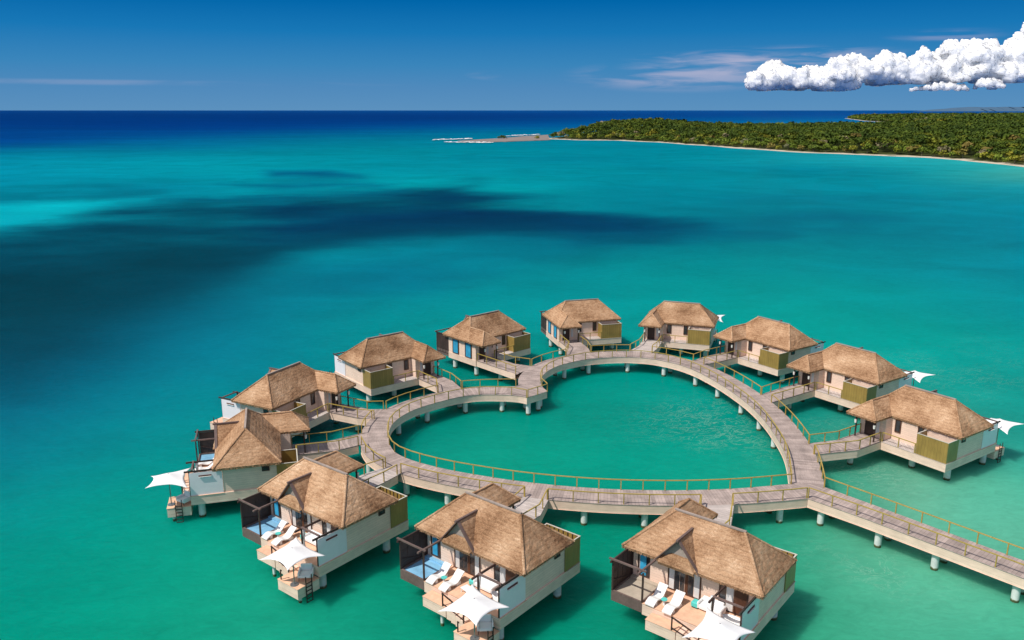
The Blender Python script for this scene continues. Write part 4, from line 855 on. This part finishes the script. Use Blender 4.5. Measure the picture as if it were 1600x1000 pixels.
def strip(mb_deck, ins, outs, z0=1.45, z1=2.30, ends=(1, 1)):
    n = len(ins); s = 0; fb = MB()
    for k in range(n - 1):
        a, b, c, d = ins[k], ins[k + 1], outs[k + 1], outs[k]; ds = ((b + c) - (a + d)).length / 2; w = (a - d).length
        q = [(a, (s, 0)), (b, (s + ds, 0)), (c, (s + ds, w)), (d, (s, w))]
        pts = [Vector((p.x, p.y, z1)) for p, _ in q]
        if (pts[1] - pts[0]).cross(pts[2] - pts[0]).z < 0: q = q[::-1]; pts = pts[::-1]
        mb_deck.face(pts, [u for _, u in q]); s += ds
        for e0, e1, ref in ((a, b, d), (d, c, a)):
            o_ = (e0 - ref).normalized() * -.03; p = [Vector((e0.x + o_.x, e0.y + o_.y, z0)), Vector((e1.x + o_.x, e1.y + o_.y, z0)), Vector((e1.x + o_.x, e1.y + o_.y, z1 - .012)), Vector((e0.x + o_.x, e0.y + o_.y, z1 - .012))]
            if (p[1] - p[0]).cross(p[3] - p[0]).dot(e0 - ref) < 0: p = p[::-1]
            fb.face(p, [(s, 0), (s + ds, 0), (s + ds, .85), (s, .85)])
            p2 = [Vector((e0.x, e0.y, z1 - .06)), Vector((e1.x, e1.y, z1 - .06)), Vector((e1.x, e1.y, z1)), Vector((e0.x, e0.y, z1))]
            if (p2[1] - p2[0]).cross(p2[3] - p2[0]).dot(e0 - ref) < 0: p2 = p2[::-1]
            mb_deck.face(p2, [(s, 0), (s + ds, 0), (s + ds, .05), (s, .05)])
        bt = [Vector((p.x, p.y, z0 + .01)) for p in (a, b, c, d)]
        if (bt[1] - bt[0]).cross(bt[2] - bt[0]).z > 0: bt = bt[::-1]
        fb.face(bt)
    for k, on in ((0, ends[0]), (n - 1, ends[1])):
        if on:
            a, d = ins[k], outs[k]; ref = ins[1] if k == 0 else ins[n - 2]
            p = [Vector((a.x, a.y, z0)), Vector((d.x, d.y, z0)), Vector((d.x, d.y, z1 - .012)), Vector((a.x, a.y, z1 - .012))]
            if (p[1] - p[0]).cross(p[3] - p[0]).dot(a - ref) < 0: p = p[::-1]
            fb.face(p)
    return fb
POSTMESH = {}
def railing(parent, line, spacing=1.75, z=2.30, h=.97, org=(0, 0), endpost=True):
    P = [Vector((p[0] - org[0], p[1] - org[1], 0)) for p in line]
    m = MB(); up = Vector((0, 0, z + h)); w = .05
    for k in range(len(P) - 1):
        d = (P[k + 1] - P[k]); 
        if d.length < .02: continue
        m.beam(P[k] + up - d.normalized() * .02, P[k + 1] + up + d.normalized() * .02, .10, .065)
    rl = m.build('railing', M['oliverib'], parent)
    Ls = [0]
    for k in range(len(P) - 1): Ls.append(Ls[-1] + (P[k + 1] - P[k]).length)
    n = max(1, round(Ls[-1] / spacing)); pos = [Ls[-1] * k / n for k in range(n + 1)]
    if 'p' not in POSTMESH:
        o = MB().box(-.04, .04, -.04, .04, 0, h - .03).build('post', M['oliverib'], rl); POSTMESH['p'] = o.data; C.objects.unlink(o); bpy.data.objects.remove(o)
    if not endpost: pos = pos[:-1]
    for s in pos:
        k = max(i for i in range(len(Ls)) if Ls[i] <= s + 1e-6); k = min(k, len(P) - 2)
        t = (s - Ls[k]) / max(1e-6, Ls[k + 1] - Ls[k]); p = P[k].lerp(P[k + 1], t); d = P[k + 1] - P[k]
        o = bpy.data.objects.new('post', POSTMESH['p']); C.objects.link(o); o.parent = rl; o.location = (p.x, p.y, z); o.rotation_euler = (0, 0, math.atan2(d.y, d.x))
    return rl
inL = smooth_line(INL); inR = smooth_line(INR)
# pin the tight bends, widen outwards by the deck width
outL = relax(offset(inL, -WID), 10); outR = relax(offset(inR, -WID), 10)
side = lambda ln, o: sum((p - Vector((8, 85, 0))).length for p in o) > sum((p - Vector((8, 85, 0))).length for p in ln)
if not side(inL, outL): outL = relax(offset(inL, WID), 10)
if not side(inR, outR): outR = relax(offset(inR, WID), 10)
# straight outer edge behind the notch, and the corner at the lower right
outL = [p for p in outL if not (p.x > .3 and p.y > 90)]; kL = len(outL)
ins2 = inL[len(inL) - kL:] if len(inL) > kL else inL
outL[0] = Vector((.4, 95.3, 0)); 
for k in range(len(outL)):
    if outL[k].x > -2 and outL[k].y > 90: outL[k].y = 95.25
outL[-1] = Vector((25.49, 65.4, 0))
hb = empty('heart_boardwalk', label='heart shaped timber boardwalk on white piles linking all the thatched villas', cat='boardwalk')
deckm = MB()
fb1 = strip(deckm, inL[len(inL) - len(outL):], outL, ends=(0, 0)) if len(outL) < len(inL) else strip(deckm, inL, outL, ends=(0, 0))
# notch block: where the two lobes meet
nA = Vector((.4, 95.3, 0)); nB = Vector((.4, 100.2, 0))
iR = [p for p in inR]; oR = [p for p in outR]
oR = [Vector((max(p.x, .4), p.y, 0)) if p.y < 100.2 and p.x < 4 else p for p in oR]
oR = [p if not (p.y < 95.3 and p.x < 4) else Vector((.4, 95.3, 0)) for p in oR]
fb2 = strip(deckm, iR, oR, z1=2.304, ends=(0, 0))
k0 = len(inL) - len(outL); blk = [(.4, 95.3)] + [(inL[k].x, inL[k].y) for k in range(k0, -1, -1)] + [(4.23, 93.41), (3.78, 94.7), (3.5, 96.0)]
deckm.prism(blk, 2.25, 2.308)
nf = MB(); nf.prism([(.4 + (x - .4) * .985, 94.2 + (y - 94.2) * .985) for x, y in blk], 1.448, 2.25)
# corner block at the walkway
cb = [(24.91, 68.26), (25.49, 65.4), (27.78, 67.61), (27.9, 68.2)]
deckm.prism(cb, 2.25, 2.307); nf.prism([(24.93, 68.1), (25.49, 65.45), (27.72, 67.63), (27.8, 68.2)], 1.452, 2.25)
deckm.build('deck', M['deck'], hb)
for fb in (fb1, fb2, nf): fb.build('fascia', M['fascia'], hb)
def near_on(line, p):
    best = None
    for k in range(len(line) - 1):
        a, b = line[k], line[k + 1]; ab = b - a; t = max(0, min(1, (p - a).dot(ab) / max(1e-9, ab.dot(ab)))); q = a + ab * t; d = (q - p).length
        if best is None or d < best[0]: best = (d, q, ab.normalized(), k + t)
    return best
def pile(parent, x, y, r=.32, top=1.46):
    key = 'pile%.2f%.2f' % (r, top)
    if key not in POSTMESH:
        o = MB().cyl((0, 0, -1.5), (0, 0, top), r, r, 18, cap=False).build('pile', M['pile'], parent, smooth=True); POSTMESH[key] = o.data
    else:
        o = bpy.data.objects.new('pile', POSTMESH[key]); C.objects.link(o); o.parent = parent
    o.location = (x, y, 0); return o
full = [(inL, 0), (inR, 0)]
for x, y in PILES:
    p = Vector((x, y, 0)); c = min((near_on(inL, p), near_on(inR, p)), key=lambda t: t[0]); q = c[1]; nrm = Vector((-c[2].y, c[2].x, 0))
    if (q + nrm - Vector((8, 85, 0))).length < (q - nrm - Vector((8, 85, 0))).length: nrm = -nrm
    for d in (.55, WID - .55): r_ = q + nrm * d; pile(hb, r_.x, r_.y, .28)
# inner railings
ed = lambda ln, d: [p + Vector(((8 - p.x), (85 - p.y), 0)).normalized() * -d for p in ln]
railing(hb, ed(inL[::3] + [inL[-1]], .08), 1.95, z=2.3)
railing(hb, ed(inR[::3] + [inR[-1]], .08), 1.95, z=2.3)
railing(hb, [(1.85, 91.2), (4.2, 93.3)], 1.3)
# outer railings between the bridge mouths
def idx_on(line, p): return near_on(line, Vector((*p, 0)))[3]
def outer(line, gaps, ends):
    ks = []
    for v in gaps: a, b = sorted((idx_on(line, BR[v][0]), idx_on(line, BR[v][1]))); ks.append((a, b))
    ks.sort(); segs = []; cur = 0
    for a, b in ks: segs.append((cur, a)); cur = b
    segs.append((cur, len(line) - 1))
    for s, e in segs[ends[0]:len(segs) - ends[1]]:
        if e - s < 1: continue
        pts = [line[int(s)].lerp(line[min(int(s) + 1, len(line) - 1)], s - int(s))] + [line[k] for k in range(int(s) + 1, int(e) + 1, 3)] + [line[int(e)].lerp(line[min(int(e) + 1, len(line) - 1)], e - int(e))]
        pts = [p + (Vector((8, 85, 0)) - p).normalized() * .10 for p in pts]
        pts = [pts[0]] + [p for k, p in enumerate(pts[1:-1]) if (p - pts[k]).length > .3] + [pts[-1]]
        railing(hb, pts, 2.0)
outer(outL, ['G', 'F', 'E', 'C1', 'C2', 'C3'], (0, 0))
outer(oR, ['M', 'L', 'K', 'J', 'I', 'H'], (0, 1))
# the long walkway to the shore
wk = empty('walkway', (25.5, 65.4, 0), label='long straight timber walkway leaving the heart towards the lower right edge', cat='walkway')
org = (25.5, 65.4)
sub = lambda l: [Vector((x - org[0], y - org[1], 0)) for x, y in l]
wd = MB(); sw, nw = smooth_line([(p.x, p.y) for p in sub(SW)], 1.), None
def resample(pts, n):
    P = [Vector((p[0], p[1], 0)) for p in pts]; Ls = [0]
    for k in range(len(P) - 1): Ls.append(Ls[-1] + (P[k + 1] - P[k]).length)
    o = []
    for i in range(n):
        s = Ls[-1] * i / (n - 1); k = min(max(j for j in range(len(Ls)) if Ls[j] <= s + 1e-9), len(P) - 2); o.append(P[k].lerp(P[k + 1], (s - Ls[k]) / (Ls[k + 1] - Ls[k])))
    return o
sw = resample([(p.x, p.y) for p in sub(SW)], 40); nw = resample([(p.x, p.y) for p in sub(NW)], 40)
fbw = strip(wd, nw, sw, ends=(0, 1)); wd.build('deck', M['deck'], wk); fbw.build('fascia', M['fascia'], wk)
inset = lambda a, b, d: [p + (q - p).normalized() * d for p, q in zip(a, b)]
railing(wk, inset(sw, nw, .1)[::3] , 2.1); railing(wk, inset(nw, sw, .1)[::3], 2.1)
dv = (sw[-1] - sw[0]).normalized()
for px_, py_ in ((26.9, 65.3), (30.3, 61.6), (33.3, 58.2), (37.0, 53.8), (40.6, 49.6)):
    p = Vector((px_ - org[0], py_ - org[1], 0)); s = near_on(sw, p); q = s[1]; t = near_on(nw, p)[1]; n_ = (t - q).normalized()
    for d in (.55, (t - q).length - .55): r_ = q + n_ * d; pile(wk, r_.x, r_.y, .28)
# footbridges
BN = {'C1': 'the left one of the three front villas', 'C2': 'the middle one of the three front villas', 'C3': 'the right one of the three front villas', 'E': 'the villa farthest left', 'F': 'the villa just behind the leftmost one', 'G': 'the villa left of the heart notch', 'H': 'the villa behind the heart notch', 'I': 'the left one of the two farthest villas', 'J': 'the right one of the two farthest villas', 'K': 'the farthest villa of the right row', 'L': 'the middle villa of the right row', 'M': 'the nearest villa of the right row'}
for v_, (j1, j2) in BR.items():
    m_, x0, y0, a_ = POSE[v_]; c_, s_ = math.cos(a_), math.sin(a_)
    def tl(p):
        X, Y = p[0] - x0, p[1] - y0; x = c_ * X + s_ * Y; y = -s_ * X + c_ * Y; return (x if m_ else -x, y)
    J1, J2 = tl(j1), tl(j2); mir = not m_
    f = empty('footbridge', (x0, y0, 0), a_, label='short timber footbridge leading to ' + BN[v_], cat='footbridge', group='footbridges to the villas')
    ext = Vector((J1[0] + J2[0] - 4.0, J1[1] + J2[1] + 10.0)).normalized() * .35
    yb1, yb2 = -4.9, -5.3
    yb1 = max(yb1, J1[1] + .8); yb2 = max(yb2, J2[1] + .8)
    A_ = [(.55, -.88), (.55, yb1), J1]; B_ = [(3.29, -.88), (3.29, yb2), J2]
    Aw = A_[:2] + [(J1[0] + ext.x, J1[1] + ext.y)]; Bw = B_[:2] + [(J2[0] + ext.x, J2[1] + ext.y)]
    d_ = MB(mir); fb = MB(mir); s0 = 0
    for k in range(2):
        a, b, c, d = Aw[k], Aw[k + 1], Bw[k + 1], Bw[k]; ln = math.hypot(*( (b[0] + c[0] - a[0] - d[0]) / 2, (b[1] + c[1] - a[1] - d[1]) / 2))
        d_.face([(*d, 2.296), (*a, 2.296), (*b, 2.296), (*c, 2.296)][::1], [(s0, 2.7), (s0, 0), (s0 + ln, 0), (s0 + ln, 2.7)]); s0 += ln
        A2, B2 = A_, B_
        fb.face([(*A2[k], 1.46), (*A2[k], 2.28), (*A2[k + 1], 2.28), (*A2[k + 1], 1.46)]); fb.face([(*B2[k], 1.46), (*B2[k + 1], 1.46), (*B2[k + 1], 2.28), (*B2[k], 2.28)])
        fb.face([(*A2[k], 1.47), (*B2[k], 1.47), (*B2[k + 1], 1.47), (*A2[k + 1], 1.47)])
        for l_, e in ((Aw, -1), (Bw, 1)):
            p, q = l_[k], l_[k + 1]; d_.box if 0 else None
            d_.face([(p[0] + e * .03, p[1], 2.24), (p[0] + e * .03, p[1], 2.296), (q[0] + e * .03, q[1], 2.296), (q[0] + e * .03, q[1], 2.24)][::e], [(0, 0)] * 4)
            d_.face([(p[0], p[1], 2.296), (q[0], q[1], 2.296), (q[0] + e * .03, q[1], 2.296), (p[0] + e * .03, p[1], 2.296)], [(0, 0)] * 4)
    d_.build('deck', M['walkboards'] if v_ in ('C1', 'C2', 'C3', 'J') else M['deck'], f, weld=False); fb.build('fascia', M['fascia'], f)
    flipx = lambda l: [((-x if mir else x), y) for x, y in l]
    i1 = [(A_[0][0] + .08, -1.0), (A_[1][0] + .08, A_[1][1]), (J1[0] + .08, J1[1])]; i2 = [(B_[0][0] - .08, -1.45), (B_[1][0] - .08, B_[1][1]), (J2[0] - .08, J2[1])]
    railing(f, flipx(i1), 1.9); railing(f, flipx(i2), 1.9)
    for x, y in ((1.9, -4.2),): pile(f, -x if mir else x, y, .28)

# ------------------------------------------------------------------ cumulus bank over the headland
def cumulus(name, outline, base, label, seed, D=14000., dens=1.0):
    """cauliflower puffs: big lobes fill the space between base and outline, smaller ones sit on them"""
    r = random.Random(seed); kx = D / FOC; pts = []
    def top(px):
        for (a, b), (c, d) in zip(outline[:-1], outline[1:]):
            if a <= px <= c: return b + (d - b) * (px - a) / (c - a)
        return outline[-1][1]
    def bot(px):
        for (a, b), (c, d) in zip(base[:-1], base[1:]):
            if a <= px <= c: return b + (d - b) * (px - a) / (c - a)
        return base[-1][1]
    x0, x1 = outline[0][0], outline[-1][0]; px = x0
    while px < x1:
        t, b = top(px), bot(px); h = b - t
        for q in range(max(1, int(h / 9))):
            rad = min(r.uniform(7, 15), max(3.5, h * .42)); y = r.uniform(t + rad, max(t + rad + .1, b - rad * .6)); pts.append((px + r.uniform(-3, 3), y, r.uniform(-25, 25), rad))
        px += r.uniform(3.5, 6)
    out_ = list(pts)
    for (x, y, z, rad) in pts:
        for q in range(int(11 * dens)):
            a = r.uniform(0, 6.283); el = math.asin(r.uniform(-.5, 1)); s = rad * r.uniform(.22, .46)
            out_.append((x + math.cos(a) * math.cos(el) * rad * .92, y - math.sin(el) * rad * .92, z + math.sin(a) * math.cos(el) * rad * .92, s))
    for (x, y, z, rad) in out_[len(pts):]:
        if r.random() < .7:
            for q in range(4):
                a = r.uniform(0, 6.283); el = math.asin(r.uniform(-.3, 1)); s = rad * r.uniform(.25, .5)
                out_.append((x + math.cos(a) * math.cos(el) * rad * .9, y - math.sin(el) * rad * .9, z + math.sin(a) * math.cos(el) * rad * .9, s))
    import bmesh
    tm = []
    for sub in (1, 2, 3):
        bm = bmesh.new(); bmesh.ops.create_icosphere(bm, subdivisions=sub, radius=1); tm.append((np.array([v.co[:] for v in bm.verts]), np.array([[v.index for v in f.verts] for f in bm.faces]))); bm.free()
    Vs, Fs, o = [], [], 0
    for (x, y, z, rad) in out_:
        tv, tf = tm[2] if rad > 6 else tm[1] if rad > 1.6 else tm[0]
        dd = D + z * kx; u = (x - 800) / FOC; v = (500 - y) / FOC
        dr = np.array([u, math.cos(TH) + v * math.sin(TH), -math.sin(TH) + v * math.cos(TH)]); c = dr * dd + np.array([0, 0, CZ])
        V = tv * (1 + .16 * np.sin(tv @ np.array([3.1, 2.3, 4.7]) * 2 + rad * 9)[:, None]) * rad * kx; V[:, 2] *= .92; V[:, 2] = np.maximum(V[:, 2], -rad * kx * .75)
        Vs.append(V + c); Fs.append(tf + o); o += len(tv)
    V = np.concatenate(Vs); F = np.concatenate(Fs); me = bpy.data.meshes.new(name); me.vertices.add(len(V)); me.vertices.foreach_set('co', V.astype(np.float32).ravel())
    me.loops.add(F.size); me.loops.foreach_set('vertex_index', F.astype(np.int32).ravel()); me.polygons.add(len(F)); me.polygons.foreach_set('loop_start', np.arange(0, F.size, 3, dtype=np.int32)); me.polygons.foreach_set('loop_total', np.full(len(F), 3, dtype=np.int32))
    me.polygons.foreach_set('use_smooth', np.ones(len(F), bool)); me.update(); me.materials.append(M['cloud']); ob = bpy.data.objects.new(name, me); C.objects.link(ob); rm = ob.modifiers.new('r', 'REMESH'); rm.mode = 'VOXEL'; rm.voxel_size = 9.; rm.use_smooth_shade = True; return tag(ob, label, 'cloud', kind='thing')
def cloud_mat():
    m = bpy.data.materials.new('cloud_vapour'); m.use_nodes = True; t = m.node_tree; n = t.nodes; l = t.links; p = n['Principled BSDF']
    p.inputs['Base Color'].default_value = (.74, .735, .73, 1); p.inputs['Roughness'].default_value = 1; p.inputs['Specular IOR Level'].default_value = 0
    p.inputs['Subsurface Weight'].default_value = 1; p.inputs['Subsurface Radius'].default_value = (1, 1, 1); p.inputs['Subsurface Scale'].default_value = 200; p.subsurface_method = 'BURLEY'
    lw = n.new('ShaderNodeLayerWeight'); lw.inputs['Blend'].default_value = .5; r = n.new('ShaderNodeMapRange'); r.interpolation_type = 'SMOOTHSTEP'; r.inputs['From Min'].default_value = .35; r.inputs['From Max'].default_value = .95; r.inputs['To Max'].default_value = 1; l.new(lw.outputs['Facing'], r.inputs['Value'])
    tp = n.new('ShaderNodeBsdfTransparent'); m2 = n.new('ShaderNodeMixShader'); l.new(r.outputs[0], m2.inputs['Fac']); l.new(p.outputs[0], m2.inputs[1]); l.new(tp.outputs[0], m2.inputs[2]); l.new(m2.outputs[0], n['Material Output'].inputs[0]); return m
M['cloud'] = cloud_mat()
cumulus('cumulus_cloud', [(1172,124),(1180,104),(1195,98),(1215,92),(1238,106),(1262,98),(1285,108),(1308,90),(1335,82),(1358,95),(1385,78),(1402,78),(1420,90),(1442,74),(1460,80),(1482,62),(1510,59),(1550,61),(1575,66),(1590,50),(1605,36),(1640,20)],
        [(1172,140),(1330,142),(1350,134),(1440,130),(1640,128)], 'long bank of bright white cumulus cloud low over the headland at the right', 3)
cumulus('small_cloud', [(1425,137),(1445,130),(1470,126),(1500,129),(1514,137)], [(1425,142),(1514,142)], 'small flat white cloud hanging just under the left half of the cloud bank', 4, 13600.)
cumulus('small_cloud', [(1522,132),(1535,123),(1555,122),(1570,132)], [(1524,140),(1568,140)], 'small white cloud under the right half of the cloud bank', 5, 13600., 2.)
